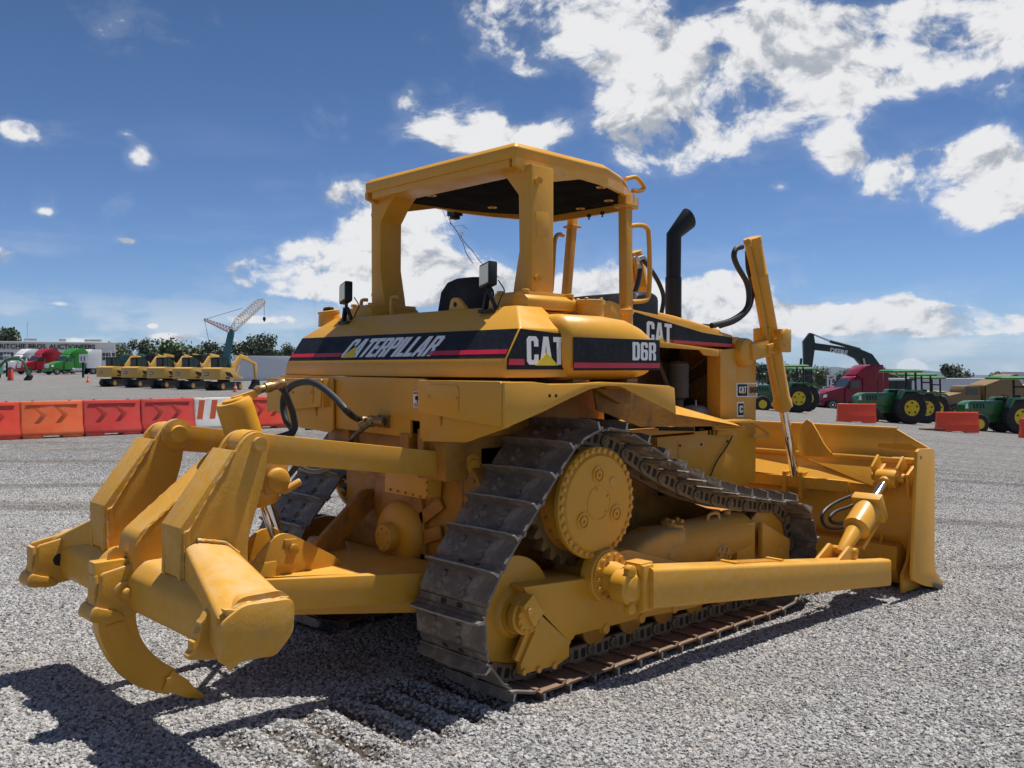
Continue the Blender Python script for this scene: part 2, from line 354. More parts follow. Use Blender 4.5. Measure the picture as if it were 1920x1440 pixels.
for a in (-.2, .05, .28): m.bar((.1, -.24, .75+a*.5), (.1, -.44, .80+a*.75), .02, .08)
fin(m, 'case_housing', YELD, main_case, bevel=.008)
m = MB(); m.lathe((.30, -.42, 1.0), (-1, 0, 0), [(0, .30), (.12, .30), (.13, .28), (.17, .25)], 36)
bolts(m, [(.165, -.42+.275*cos(a), 1.0+.275*sin(a)) for a in [k*2*pi/22 for k in range(22)]], (-1, 0, 0), .013, .012)
fin(m, 'drive_flange', YELD, main_case)
# ---------------------------------------------------------------- rear panels under the tank
rear = MB(); rear.prism([(1.177,1.757),(-0.477,1.743),(-0.475,1.388),(-0.425,1.391),(-0.426,1.496),(-0.335,1.499),(-0.334,1.398),(0.519,1.415),(0.524,1.513),(0.615,1.517),(0.629,1.417),(0.628,1.559),(0.734,1.566),(1.179,1.573)], 'x', -.05, -.03)
rear_panel = fin(rear, 'rear_panel', YEL, bevel=.002)
m = MB(); m.box(-.028, .6, .62, .66, 1.42, 1.72); m.box(-.028, .6, -.50, -.46, 1.40, 1.72); m.box(.58, .6, -.6, .66, 1.40, 1.72); fin(m, 'panel_back', YELD, rear_panel)
m = MB(); bolts(m, [(-.05, y, z) for y, z in [(0.565,1.683),(0.566,1.589),(-0.474,1.688),(-0.474,1.56),(-0.473,1.443),(0.77,1.645)]], (-1, 0, 0), .009, .006); fin(m, 'bolt_row', YEL, rear_panel)
m = MB(); m.prism([(-0.008,1.518),(-0.135,1.52),(-0.134,1.443),(-0.008,1.443)], 'x', -.06, -.05); bolts(m, [(-.06, y, z) for y, z in [(-0.036,1.51),(-0.135,1.51),(-0.134,1.45),(-0.036,1.452)]], (-1, 0, 0), .008, .01)
m.lathe((-.06, *[(-0.086,1.476)][0]), (-.9, .6, .1), [(0, .03), (.05, .028), (.055, .036), (.09, .036), (.095, .027), (.13, .027)], 14)
fin(m, 'hose_coupling', BRASS, rear_panel)
hp = [(-0.1,-0.131,1.486),(-0.1,-0.076,1.484),(-0.1,0.002,1.458)]
m = MB(); m.tube([hp[0], (-.14, hp[1][1], hp[1][2]+.005), (-.18, hp[2][1]-.01, hp[2][2])], .024, 12, sub=4); fin(m, 'hose_end', BRASS, rear_panel)
def label(x, ys, zs, name='warning_label', par=rear_panel):
    m = MB(); m.box(x-.003, x, ys[0], ys[1], zs[0], zs[1]); o = fin(m, name, WHITEF, par, smooth=0); return o
lb = label(-.05, (-.428, -.368), (1.573, 1.668))
m = MB(); m.box(-.0545, -.053, -.425, -.371, 1.652, 1.664); fin(m, 'label_header', REDF, rear_panel, smooth=0)
m = MB(); m.box(-.0545, -.053, -.415, -.385, 1.62, 1.64); m.box(-.0545, -.053, -.41, -.40, 1.605, 1.645)
for k in range(4): m.box(-.0545, -.053, -.422, -.376, 1.577+k*.007, 1.580+k*.007)
fin(m, 'label_print', BLACKP, rear_panel, smooth=0)
label(-.05, (1.00, 1.085), (1.61, 1.69))
m = MB()
for k in range(6): m.box(-.0545, -.053, 1.01, 1.075-.02*(k % 3), 1.62+k*.011, 1.624+k*.011)
fin(m, 'label_print', GREYM, rear_panel, smooth=0)
# ---------------------------------------------------------------- fenders
fp = [(-0.126,1.731),(0.085,1.731),(0.205,1.718),(0.437,1.718),(0.638,1.725),(0.875,1.716),(1.26,1.695),(1.308,1.682),(1.325,1.52),(0.924,1.653),(0.803,1.696),(0.661,1.701),(0.525,1.685),(0.33,1.627),(0.157,1.572),(-0.126,1.494)]
m = MB(); m.prism(fp, 'y', -1.225, -1.205)
top = [(x, z) for x, z in fp[:8]]
m.prism(top+[(x, z-.018) for x, z in top[::-1]], 'y', -1.21, -.62)
fender = fin(m, 'fender', YEL, bevel=.006)
m = MB(); m.prism(rpoly([(-.50, 1.735), (-1.205, 1.735), (-1.205, 1.50), (-.52, 1.555)], .02), 'x', -.13, -.115); m.box(-.12, .02, -.52, -.50, 1.55, 1.735)
fin(m, 'fender_box', YEL, fender, bevel=.004)
m = MB(); m.prism([(-.46, 1.735), (-1.2, 1.735), (-1.2, 1.50), (-.86, 1.40), (-.48, 1.385), (-.455, 1.41)], 'x', -.075, -.06); fin(m, 'backing_plate', YEL, fender, bevel=.003)
m = MB(); m.prism(rpoly([(-.60, 1.715), (-.87, 1.71), (-.87, 1.565), (-.60, 1.575)], .025), 'x', -.135, -.13); fin(m, 'access_cover', YEL, fender, bevel=.002)
m = MB(); bolts(m, [(-.136, -.615, 1.645), (-.136, -.855, 1.64)], (-1, 0, 0), .01, .006)
m.prism(circ(0, 0, .012, 8), 'y', -1.228, -1.224)
fin(m, 'bolt', YEL, fender)
m = MB()
for u in [(0.203,1.656),(0.252,1.655)]: m.lathe((u[0], -1.2245, u[1]), (0, -1, 0), [(0, .011), (.002, .010)], 8)
fin(m, 'mounting_hole', DARK, fender)
# inner fender wall and the step deck that runs forward
m = MB(); m.prism([(0.965,1.698),(1.383,1.637),(1.827,1.493),(2.66,1.372),(1.438,1.419),(1.005,1.544)], 'y', -.86, -.845)
m.prism([(-.12, 1.72), (1.3, 1.68), (1.3, 1.42), (-.06, 1.40)], 'y', -.66, -.645)
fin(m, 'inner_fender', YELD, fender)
m = MB(); m.raw([(0.949,-1.2,1.652),(1.352,-1.2,1.518)]+[(2.676,-0.84,1.367)]+[(2.897,-0.7,1.36)], [(0, 1, 2, 3)]); m.prism([(1.25, 1.46), (2.9, 1.40), (2.9, 1.385), (1.25, 1.445)], 'y', -.84, -.58)
fin(m, 'step_deck', YEL, fender, fix=False)
m = MB(); y = -.90
m.prism([(0.886,1.68),(1.232,1.675),(1.232,1.577),(1.138,1.579)], 'y', -.94, -.9); fin(m, 'bracket', YELD, fender)
FL = mirror_y(fender, DZ); FL.matrix_parent_inverse = fender.matrix_parent_inverse.copy()
# ---------------------------------------------------------------- fuel tank with the word mark
T = [(2.155, .245, .93), (2.018, .090, 1.113), (1.852, -.022, 1.124), (1.80, -.034, 1.13), (1.752, -.034, 1.135)]
rings = []
for z, x, w in T: rings.append([(x, w, z), (x, -w, z), (.445, -w-(.0), z), (.445, w, z)])
m = MB(); m.loft(rings)
tank = fin(m, 'fuel_tank', YEL, bevel=.012)
Vr = Vector((.112, 0, .166)); Lr = Vr.length; Vr.normalize(); Nr = Vector((0, -1, 0)).cross(Vr); Ur = Vector((0, -1, 0))
if Nr.x > 0: Nr = -Nr
Or = (-.022, 0, 1.852)
flat('decal', [(-1.105, .004), (1.115, .004), (1.105, Lr-.006), (-1.095, Lr-.006)], Or, Ur, Vr, Nr, .0035, DECAL, tank)
tx0, tx1 = -[(0.467,1.889)][0][0], -[(-0.498,1.881)][0][0]
flat('red_stripe', [(-1.10, .028), (tx0-.01, .028), (tx0+.01, .058), (-1.10, .058)], Or, Ur, Vr, Nr, .0055, REDF, tank)
flat('red_stripe', [(tx1-.05, .028), (1.11, .028), (1.11, .058), (tx1-.04, .058)], Or, Ur, Vr, Nr, .0055, REDF, tank)
lettering('CATERPILLAR', tx0, tx1+.03, .022, Lr-.035, Or, Ur, Vr, Nr, WHITEF, tank, shear=.38, gap=.045, lift=.0055)
h = .09; cx = tx0+.095
flat('yellow_triangle', [(cx-.075, .018), (cx+.075, .018), (cx+.025, .018+h)], Or, Ur, Vr, Nr, .008, YELF, tank)
# side of the tank
p0, p1 = Vector((-.02, -1.1245, 1.852)), Vector((.103, -1.1135, 2.02))
So = Vector((-.022, -1.1242, 1.80)); Us = Vector((1, 0, 0)); Vs = Vector((0, .0055, .22)).normalized(); Ns = Vector((0, -1, -.03)).normalized()
# local frame on the near vertical side facet: the facet leans a little, plates sit proud of it
sd = [(.0, -.004), (.462, -.004), (.462, .192), (.105, .214), (-.0, .052)]
flat('decal', sd, So+Vector((0, -.005, 0)), Us, Vs, Ns, .004, DECAL, tank)
flat('red_stripe', [(.008, .02), (.125, .02), (.125, .052), (.014, .052)], So+Vector((0, -.005, 0)), Us, Vs, Ns, .0058, REDF, tank)
flat('red_stripe', [(.445, .02), (.462, .02), (.462, .052), (.445, .052)], So+Vector((0, -.005, 0)), Us, Vs, Ns, .0058, REDF, tank)
lettering('CAT', .145, .435, .022, .175, So+Vector((0, -.005, 0)), Us, Vs, Ns, WHITEF, tank, gap=.06, lift=.006)
flat('yellow_triangle', [(.205, .018), (.385, .018), (.295, .088)], So+Vector((0, -.005, 0)), Us, Vs, Ns, .0078, YELF, tank)
m = MB(); c0 = [(1.07,2.152)][0]; m.lathe((.3, c0[0], c0[1]-.04), (-.15, 0, 1), [(0, .09), (.085, .075), (.09, .08), (.105, .08), (.11, .035), (.135, .03)], 20); fin(m, 'filler_neck', YEL, tank)
m = MB(); m.lathe((.283, c0[0], c0[1]+.066), (-.15, 0, 1), [(0, .04), (.02, .038)], 14); fin(m, 'filler_cap', BLACKP, tank)
m = MB(); m.prism(rpoly([(-0.273,2.152),(-0.294,2.223),(-0.324,2.235),(-0.365,2.229),(-0.449,2.151)], .02), 'x', .29, .315); fin(m, 'lifting_eye', YEL, tank, bevel=.004)
m = MB(); e = [(-0.339,2.191)][0]; m.lathe((.288, e[0], e[1]), (-1, 0, 0), [(0, .016), (.002, .015)], 12); fin(m, 'eye_hole', DARK, tank)
# tank top deck
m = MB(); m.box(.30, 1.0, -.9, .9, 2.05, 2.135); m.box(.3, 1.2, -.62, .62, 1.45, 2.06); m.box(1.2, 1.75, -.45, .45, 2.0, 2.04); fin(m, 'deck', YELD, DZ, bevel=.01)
# ---------------------------------------------------------------- hydraulic tank (D6R)
rs = []
for x, i, zt, rr in ((.384, .07, 2.04, .10), (.40, .03, 2.085, .12), (.44, .0, 2.11, .13), (.80, .0, 2.11, .13), (.98, .0, 2.095, .13), (1.10, .01, 2.06, .12), (1.18, .03, 2.02, .10), (1.215, .06, 1.99, .08), (1.225, .09, 1.95, .06)):
    r_ = rrect('x', x, -1.185+i, -.60, 1.735+i*.8, zt, rr, 5); rs.append(r_)
m = MB(); m.loft(rs); htank = fin(m, 'hydraulic_tank', YEL, smooth=60)
Oh = (.43, -1.185, 1.79)
flat('decal', rpoly([(0, 0), (.775, 0), (.775, .185), (0, .185)], .006), Oh, (1, 0, 0), (0, 0, 1), (0, -1, 0), .003, DECAL, htank)
flat('red_stripe', [(.002, .014), (.773, .014), (.773, .044), (.002, .044)], Oh, (1, 0, 0), (0, 0, 1), (0, -1, 0), .005, REDF, htank)
lettering('D6R', .512, .735, .06, .168, Oh, (1, 0, 0), (0, 0, 1), (0, -1, 0), WHITEF, htank, gap=.075, lift=.005)
m = MB(); m.lathe((.82, -.96, 2.06), (0, 0, 1), [(0, .084), (.12, .084), (.125, .092), (.148, .092), (.152, .08)], 28)
bolts(m, [(.82+.075*cos(a), -.96+.075*sin(a), 2.21) for a in (0.5, 2, 3.6, 5)], (0, 0, 1), .012, .01); fin(m, 'filler_neck', YEL, htank)
m = MB(); m.lathe((1.18, -.95, 1.99), (0, 0, 1), [(0, .045), (.02, .036), (.15, .034), (.155, .044), (.18, .044), (.185, .03), (.20, .025)], 20); fin(m, 'breather', YEL, htank)
m = MB(); m.box(.52, .62, -1.1, -.8, 1.70, 1.74); m.box(1.0, 1.1, -1.1, -.8, 1.69, 1.74); fin(m, 'tank_foot', YELD, htank)
# left side console of the same size
m = MB(); m.loft([[(x, -y, z) for x, y, z in r] for r in rs]); fin(m, 'battery_box', YEL, smooth=60)
# ---------------------------------------------------------------- canopy
can = MB()
plan = [(.385, .758), (.40, .77), (1.25, .735), (1.50, .66), (1.93, .43)]
plan2 = plan+[(x, -y) for x, y in plan[::-1]]
zt = lambda x: 3.125 if x < 1.36 else 3.125-(x-1.36)*.16
can.loft([[(x, y*.985, 3.03) for x, y in plan2], [(x, y*.995, zt(x)-.03) for x, y in plan2], [(x+(.03 if x < 1 else -.02), y*.96, zt(x)) for x, y in plan2]])
canopy = fin(can, 'canopy', YEL, bevel=.006)
m = MB()
lowz = {.40: 2.965, .69: 2.93, 1.0: 2.995, 1.25: 2.985, 1.5: 2.975, 1.93: 2.955}
def side_y(x):
    pts = [(.385, .765), (1.25, .735), (1.50, .66), (1.93, .43)]
    for (xa, ya), (xb, yb) in zip(pts, pts[1:]):
        if x <= xb: return ya+(yb-ya)*(x-xa)/(xb-xa)
    return .43
xs = [.39, .45, .69, 1.0, 1.25, 1.5, 1.93]; zl = [2.985, 2.965, 2.93, 2.995, 2.985, 2.975, 2.955]
for s in (1, -1):
    for (xa, za), (xb, zb) in zip(zip(xs, zl), list(zip(xs, zl))[1:]):
        ya, yb = side_y(xa), side_y(xb)
        m.raw([(xa, s*ya, za), (xb, s*yb, zb), (xb, s*yb, 3.035), (xa, s*ya, 3.035), (xa, s*(ya-.03), za), (xb, s*(yb-.03), zb), (xb, s*(yb-.03), 3.035), (xa, s*(ya-.03), 3.035)],
              [(0, 1, 2, 3), (7, 6, 5, 4), (0, 4, 5, 1), (3, 2, 6, 7), (0, 3, 7, 4), (1, 5, 6, 2)])
m.bar((1.925, -.43, 2.995), (1.925, .43, 2.995), .03, .08); fin(m, 'roof_skirt', YEL, canopy)
m = MB(); ins = [(x+(.06 if x < .5 else -.05), y*.93) for x, y in plan2]; m.prism(ins, 'z', 2.998, 3.028); fin(m, 'roof_liner', LINER, canopy)
m = MB()
for x, y in [(1.295,-0.636),(1.7,-0.355),(1.796,0.004),(1.285,0.42),(0.667,0.364)]:
    m = MB(); m.lathe((x, y, 2.999), (0, 0, -1), [(0, .035), (.006, .034)], 16); m.lathe((x, y, 2.993), (0, 0, -1), [(0, .016), (.002, .014)], 8, 1)
    fin(m, 'air_vent', [YEL, DARK], canopy)
m = MB(); m.prism([(.42, 2.985), (.62, 2.985), (.62, 3.03), (.42, 3.09)], 'y', -.70, .72); m.box(.40, .425, -.70, .70, 2.985, 3.09); fin(m, 'rear_beam', YEL, canopy, bevel=.006)
m = MB(); bolts(m, [(.40, y, z) for y, z in [(0.587,3.054),(0.487,3.051),(0.384,3.05),(-0.569,3.057),(-0.672,3.062)]], (-1, 0, 0), .022, .014, 8); fin(m, 'beam_bolt', YEL, canopy)
pp = [(-.815, 2.22), (-.815, 3.0), (-.52, 3.0), (-.60, 2.94), (-.70, 2.83), (-.705, 2.50), (-.66, 2.30), (-.645, 2.22)]
m = MB(); m.prism(pp, 'x', .475, .66)
post = fin(m, 'canopy_post', YEL, canopy, bevel=.012)
m = MB(); m.prism(rpoly([(-.60, 2.14), (-.60, 2.20), (-.63, 2.225), (-.90, 2.225), (-.93, 2.20), (-.93, 2.14)], .01), 'x', .33, .74); m.box(.36, .70, -.88, -.62, 2.20, 2.245)
bolts(m, [(.37, -.66, 2.235), (.37, -.87, 2.235), (.71, -.9, 2.222), (.71, -.64, 2.222)], (0, 0, 1), .025, .02)
fin(m, 'post_base', YEL, post, bevel=.008)
m = MB(); m.prism([(0.503,2.72),(0.611,2.729),(0.615,2.572),(0.512,2.578)], 'y', -.8175, -.815); fin(m, 'cover_plate', YEL, post, bevel=.001)
m = MB()
for z in (2.33, 2.90): m.lathe((.52, -.815, z), (-.4, -1, 0), [(0, .022), (.03, .022), (.031, .012), (.028, .01)], 12)
fin(m, 'boss', YEL, post)
for ob in [post]+[k for k in canopy.children if k.name.split('.')[0] in ('post_base', 'cover_plate', 'boss')]: mirror_y(ob, canopy)
m = MB(); a = [Vector(v) for v in ((1.97, -.30, 2.96), (1.94, -.34, 2.26))]
def fpost(s):
    top_ = Vector((1.86, s*.36, 2.99)); bot = Vector((1.90, s*.36, 2.0))
    m = MB(); m.bar(top_, bot, .062, .062); m.box(top_.x-.06, top_.x+.06, top_.y-.05, top_.y+.05, 2.93, 2.955); return fin(m, 'front_post', YEL, canopy, bevel=.01)
# right front post stands further out and back than the left one
m = MB(); m.bar((1.585, -.60, 2.99), (1.60, -.60, 2.05), .07, .07); m.box(1.53, 1.65, -.66, -.54, 2.90, 2.925); FPR = fin(m, 'front_post', YEL, canopy, bevel=.008)
m = MB(); m.bar((2.0, .27, 2.99), (1.93, .31, 2.05), .06, .06); m.box(1.95, 2.05, .22, .33, 2.90, 2.92); FPL = fin(m, 'front_post', YEL, canopy, bevel=.008)
m = MB(); m.tube([(1.596,-0.62,2.773),(1.724,-0.62,2.794),(1.795,-0.62,2.783),(1.819,-0.62,2.737),(1.831,-0.62,2.515),(1.82,-0.62,2.32),(1.772,-0.62,2.276),(1.637,-0.62,2.258)], .017, 10, sub=4); fin(m, 'grab_handle', YEL, canopy)
m = MB(); m.tube([(1.924,0.3,2.841),(1.864,0.3,2.839),(1.828,0.3,2.786),(1.81,0.3,2.587),(1.792,0.3,2.401)], .017, 10, sub=4); fin(m, 'grab_handle', YEL, canopy)
m = MB(); m.tube([(1.707,-0.5,3.127),(1.807,-0.5,3.156),(1.849,-0.5,3.147),(1.91,-0.5,3.109),(1.91,-0.5,3.087),(1.861,-0.5,3.065),(1.789,-0.5,3.059)], .016, 10, sub=3); fin(m, 'roof_handle', YEL, canopy)
for (u, v) in [(1.85,-0.033),(1.832,-0.18)]:
    m = MB(); m.lathe((u, v, 2.955), (0, 0, -1), [(0, .016), (.02, .016), (.021, .006), (.04, .006)], 8); fin(m, 'hanging_stud', DARK, canopy)
hl = [(1.2,0.832,2.989),(1.2,0.768,2.985)]
m = MB(); m.box(1.17, 1.25, hl[1][1]-.05, hl[1][1]+.04, hl[1][2]-.02, hl[1][2]+.02); m.box(1.18, 1.24, hl[1][1]-.03, hl[1][1]+.02, hl[1][2]-.045, hl[1][2]-.02); fin(m, 'broken_lamp_mount', BLACKP, canopy)
for pts in ([(1.2,0.832,2.985),(1.2,0.8,2.916),(1.2,0.755,2.87),(1.2,0.718,2.834),(1.2,0.693,2.791),(1.2,0.656,2.747),(1.2,0.619,2.667),(1.2,0.558,2.602),(1.2,0.54,2.585)], [(1.2,0.896,3.022),(1.2,0.845,2.946),(1.2,0.768,2.884),(1.2,0.73,2.843)], [(1.2,0.693,2.815),(1.2,0.631,2.745),(1.2,0.552,2.681),(1.2,0.462,2.594),(1.2,0.356,2.515),(1.2,0.258,2.461)]):
    m = MB(); m.tube(pts, .0028, 5, sub=4); fin(m, 'loose_wire', GREYM, canopy)
m = MB(); m.tube([(1.2,0.762,2.883),(1.2,0.692,2.884),(1.2,0.655,2.875),(1.2,0.612,2.851)], .003, 5, sub=3); m.tube([(1.2,0.718,2.818),(1.2,0.68,2.83),(1.2,0.655,2.819),(1.2,0.693,2.791)], .003, 5, sub=3); fin(m, 'white_tape', WHITEF, canopy)
# ---------------------------------------------------------------- seat, dash, lamps
m = MB(); m.loft([rrect('z', z, .75-dx, .75+dx*.55, -dy+.06, dy+.06, .05, 3) for z, dx, dy in ((2.0, .12, .24), (2.2, .11, .235), (2.32, .10, .215), (2.385, .08, .17), (2.41, .05, .11))])
fin(m, 'seat_back', mat('black vinyl', (.013, .012, .011), .7, bump=.7, bscale=25), DZ, smooth=60)
m = MB(); m.loft([rrect('x', x, -.55, .12, 2.0, zt_, .05, 3) for x, zt_ in ((1.72, 2.25), (1.80, 2.34), (1.95, 2.36), (2.02, 2.34))]); fin(m, 'dashboard', BLACKP, DZ, bevel=.004)
m = MB(); m.prism(rpoly([(1.343,2.124),(1.343,2.245),(1.408,2.259),(1.519,2.232),(1.553,2.168),(1.553,2.11)], .03), 'y', -.62, -.42); fin(m, 'console', YEL, DZ, bevel=.01)
def lamp(cx, cy, cz, lean, s=1.):
    L = MB(); L.box(-.03, .025, -.065, .065, -.07, .07); T_ = Matrix.Translation((cx, cy, cz)) @ Matrix.Rotation(.12, 4, 'Y') @ Matrix.Rotation(lean, 4, 'X') @ Matrix.Rotation(-.25, 4, 'Z')
    L.xf(T_); o = fin(L, 'work_lamp', BLACKP, DZ, bevel=.012)
    L = MB(); L.box(-.033, -.029, -.052, .052, -.056, .056); L.xf(T_); fin(L, 'lamp_glass', LENS, o)
    L = MB(); L.cyl((cx, cy, cz-.075), (cx, cy, cz-.11), .012, 8); L.bar((cx, cy+.01, cz-.10), (cx, cy+.035, cz-.20), .03, .02); L.bar((cx, cy-.01, cz-.10), (cx+.02, cy-.045, cz-.20), .025, .02); L.box(cx-.03, cx+.05, cy-.06, cy+.06, cz-.215, cz-.195)
    fin(L, 'lamp_bracket', BLACKP, o, bevel=.003)
    L = MB(); L.tube([(cx+.03, cy-.05, cz-.03), (cx+.05, cy-.08, cz-.09), (cx+.04, cy-.06, cz-.13), (cx+.03, cy-.04, cz-.19)], .004, 6, sub=4); fin(L, 'lamp_cable', BLACK, o)
lamp(.21, -.73, 2.335, -.12); lamp(.21, .73, 2.32, -.16)
for y in (.78, .42):
    m = MB(); m.tube([(.40, y+.05, 2.14), (.40, y+.05, 2.26), (.40, y+.03, 2.285), (.42, y, 2.285)], .013, 8, sub=4); fin(m, 'grab_rail', YEL, tank)
# ---------------------------------------------------------------- engine hood, radiator guard
hd = [(2.983,1.964),(2.982,2.069)]
m = MB(); m.prism([(1.25, 1.99), (1.25, 2.24), (1.75, 2.215), (2.3, 2.165), (2.98, 2.065), (2.98, 1.965), (2.2, 2.0)], 'y', -.56, .56)
hood = fin(m, 'engine_hood', YEL, bevel=.02)
Oc = (1.25, -.56, 1.97)
flat('decal', [(x-1.25, z-1.97) for x, z in ((1.27, 2.005), (2.2, 2.01), (2.955, 1.972), (2.955, 2.045), (2.75, 2.06), (2.55, 2.075), (1.75, 2.195), (1.27, 2.215))], Oc, (1, 0, 0), (0, 0, 1), (0, -1, 0), .003, DECAL, hood)
cl = [(1.862,2.137),(2.162,1.999),(2.182,1.999),(2.994,1.964),(2.994,1.994)]
flat('red_stripe', [(x-1.25, z-1.97) for x, z in [(2.182,2.011),(2.986,1.994),(2.986,1.968),(2.182,1.991)]], Oc, (1, 0, 0), (0, 0, 1), (0, -1, 0), .005, REDF, hood)
x0, x1 = [(1.869,2.069)][0][0]-1.25, [(2.162,2.077)][0][0]-1.25
lettering('CAT', x0, x1, .055, .20, (1.25, -.56, 1.97), (1, 0, -.05), (0, 0, 1), (0, -1, 0), WHITEF, hood, gap=.06, lift=.005)
flat('yellow_triangle', [(x0+.09, .035), (x1-.05, .03), ((x0+x1)/2+.02, .10)], (1.25, -.56, 1.97), (1, 0, -.05), (0, 0, 1), (0, -1, 0), .007, YELF, hood)
m = MB(); m.tube([(1.85, -.47, 2.215), (2.3, -.47, 2.175), (2.9, -.47, 2.09)], .022, 10, sub=3); fin(m, 'hood_rail', YEL, hood)
m = MB(); m.box(2.88, 3.05, -.35, -.1, 2.08, 2.16); fin(m, 'hood_latch_box', BLACKP, hood, bevel=.005)
m = MB(); m.prism(rpoly([(2.98, .87), (3.31, .87), (3.31, 1.94), (3.2, 2.03), (3.02, 2.055), (2.98, 2.04)], .015), 'y', -.56, .56); guard = fin(m, 'radiator_guard', YEL, bevel=.012)
G = -.5625
def rect_px(name, pts, mt, par, y=G, t=.003):
    m = MB(); m.prism(pts, 'y', y, y+t); return fin(m, name, mt, par, smooth=0)
gp = [(3.019,1.684),(3.325,1.685),(3.326,1.567),(3.02,1.574),(3.034,1.676),(3.174,1.674),(3.174,1.579),(3.035,1.582),(3.189,1.674),(3.309,1.672),(3.309,1.576),(3.19,1.579)]
rect_px('emblem_plate', gp[0:4], WHITEF, guard); rect_px('emblem_field', gp[4:8], DECAL, guard, -.5645); rect_px('emblem_field', gp[8:12], mat('ochre decal', (.55, .33, .06), .4), guard, -.5645)
O1 = (gp[7][0], -.5645, gp[7][1]); w1 = gp[6][0]-gp[7][0]; h1 = gp[4][1]-gp[7][1]
lettering('CAT', w1*.12, w1*.88, h1*.25, h1*.8, O1, (1, 0, 0), (0, 0, 1), (0, -1, 0), WHITEF, guard, lift=.002)
flat('yellow_triangle', [(w1*.28, h1*.2), (w1*.72, h1*.2), (w1*.5, h1*.45)], O1, (1, 0, 0), (0, 0, 1), (0, -1, 0), .0035, YELF, guard)
O2 = (gp[11][0], -.5645, gp[11][1]); lettering('D6R', w1*.12, w1*1.0, h1*.25, h1*.75, O2, (1, 0, 0), (0, 0, 1), (0, -1, 0), DECAL, guard, lift=.002)
gp = [(3.028,1.535),(3.128,1.533),(3.128,1.412),(3.028,1.416),(3.043,1.522),(3.12,1.52),(3.121,1.426),(3.043,1.428)]
rect_px('emblem_plate', gp[0:4], WHITEF, guard); rect_px('emblem_field', gp[4:8], DECAL, guard, -.5645)
O3 = (gp[7][0], -.5645, gp[7][1]); w3 = gp[6][0]-gp[7][0]; h3 = gp[4][1]-gp[7][1]
lettering('C', w3*.22, w3*.8, h3*.2, h3*.8, O3, (1, 0, 0), (0, 0, 1), (0, -1, 0), WHITEF, guard, lift=.002)
m = MB(); m.tube([(2.947,-0.62,1.371),(3.007,-0.62,1.389),(3.107,-0.62,1.385),(3.241,-0.62,1.341),(3.371,-0.62,1.287),(3.396,-0.62,1.26),(3.331,-0.62,1.246),(3.163,-0.62,1.259)], .017, 10, sub=4); fin(m, 'grab_handle', YEL, guard)
m = MB(); m.tube([(2.413,-0.75,1.379),(2.65,-0.75,1.372),(2.811,-0.75,1.357),(2.818,-0.75,1.341),(2.651,-0.75,1.348),(2.426,-0.75,1.359)], .013, 8, sub=3); fin(m, 'step_rail', YEL, guard)
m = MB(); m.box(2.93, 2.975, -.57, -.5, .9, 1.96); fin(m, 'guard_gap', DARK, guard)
# engine bay opening, posts and machinery inside
m = MB(); m.prism([(2.775,1.948),(2.991,1.96),(2.994,1.379),(2.778,1.388)], 'y', -.575, -.45); m.prism([(2.02,1.996),(2.768,1.948),(2.768,1.894),(2.576,1.901),(2.513,1.941),(2.02,1.954)], 'y', -.57, -.55)
bay = fin(m, 'engine_frame', YEL, bevel=.006)
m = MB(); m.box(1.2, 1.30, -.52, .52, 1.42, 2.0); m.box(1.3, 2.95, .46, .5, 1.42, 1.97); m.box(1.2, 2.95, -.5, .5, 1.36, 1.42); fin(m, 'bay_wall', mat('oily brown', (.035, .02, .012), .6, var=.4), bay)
m = MB()
for k in range(1, 30):
    r_ = .03+k*.0165; m.lathe((2.78, 0, 1.62), (1, 0, 0), [(0, r_), (.006, r_), (.006, r_-.004), (0, r_-.004)], 40, caps=False)
for k in range(6): m.bar((2.775, .52*cos(k*pi/3+.5), 1.62+.52*sin(k*pi/3+.5)), (2.775, 0, 1.62), .015, .006)
fin(m, 'fan_grille', mat('brown grille', (.10, .05, .022), .5), bay)
m = MB(); m.lathe((2.84, 0, 1.62), (1, 0, 0), [(0, .06), (.04, .06)], 16)
for k in range(7):
    a = k*2*pi/7; m.bar((2.86, .05*cos(a), 1.62+.05*sin(a)), (2.86, .45*cos(a), 1.62+.45*sin(a)), .09, .012, up=(1, .4, 0))
fin(m, 'fan', DARK, bay)
af = [(2.469,1.894),(2.348,1.804),(2.594,1.804),(2.349,1.621),(2.47,1.578)]
cx_, = [af[0][0]]; m = MB(); rr_ = .078; m.lathe((cx_, -.4, 1.50), (0, 0, 1), [(0, .04), (.06, .04), (.08, rr_), (.33, rr_), (.35, rr_*.8), (.36, .02)], 28); o = fin(m, 'oil_filter', mat('grey filter', (.03, .035, .038), .6), bay)
m = MB()
for k in range(26): m.lathe((cx_, -.4, 1.585+k*.0098), (0, 0, 1), [(0, rr_+.0005), (.004, rr_+.003), (.0075, rr_+.0005)], 28, caps=False)
fin(m, 'filter_mesh', mat('filter mesh', (.06, .07, .072), .5), o)
al = [(2.687,-0.4,1.435)][0]
m = MB(); m.lathe((al[0]-.12, -.42, al[2]-.01), (1, .15, 0), [(0, .02), (.01, .09), (.12, .095), (.2, .09), (.22, .03)], 20); m.cyl((al[0]-.06, -.45, al[2]+.07), (al[0]-.06, -.45, al[2]+.12), .008, 6); fin(m, 'alternator', mat('cast aluminium', (.30, .30, .31), .5, .5, var=.3, vscale=20), bay)
m = MB(); m.box(2.25, 2.75, -.15, .3, 1.42, 1.85); m.box(1.6, 2.5, -.2, .3, 1.5, 1.9); m.tube([(2.3, -.3, 1.9), (2.45, -.35, 1.6), (2.6, -.3, 1.45)], .03, 8); fin(m, 'engine_block', mat('oily engine', (.05, .03, .015), .5, var=.5, vscale=10), bay, bevel=.02)
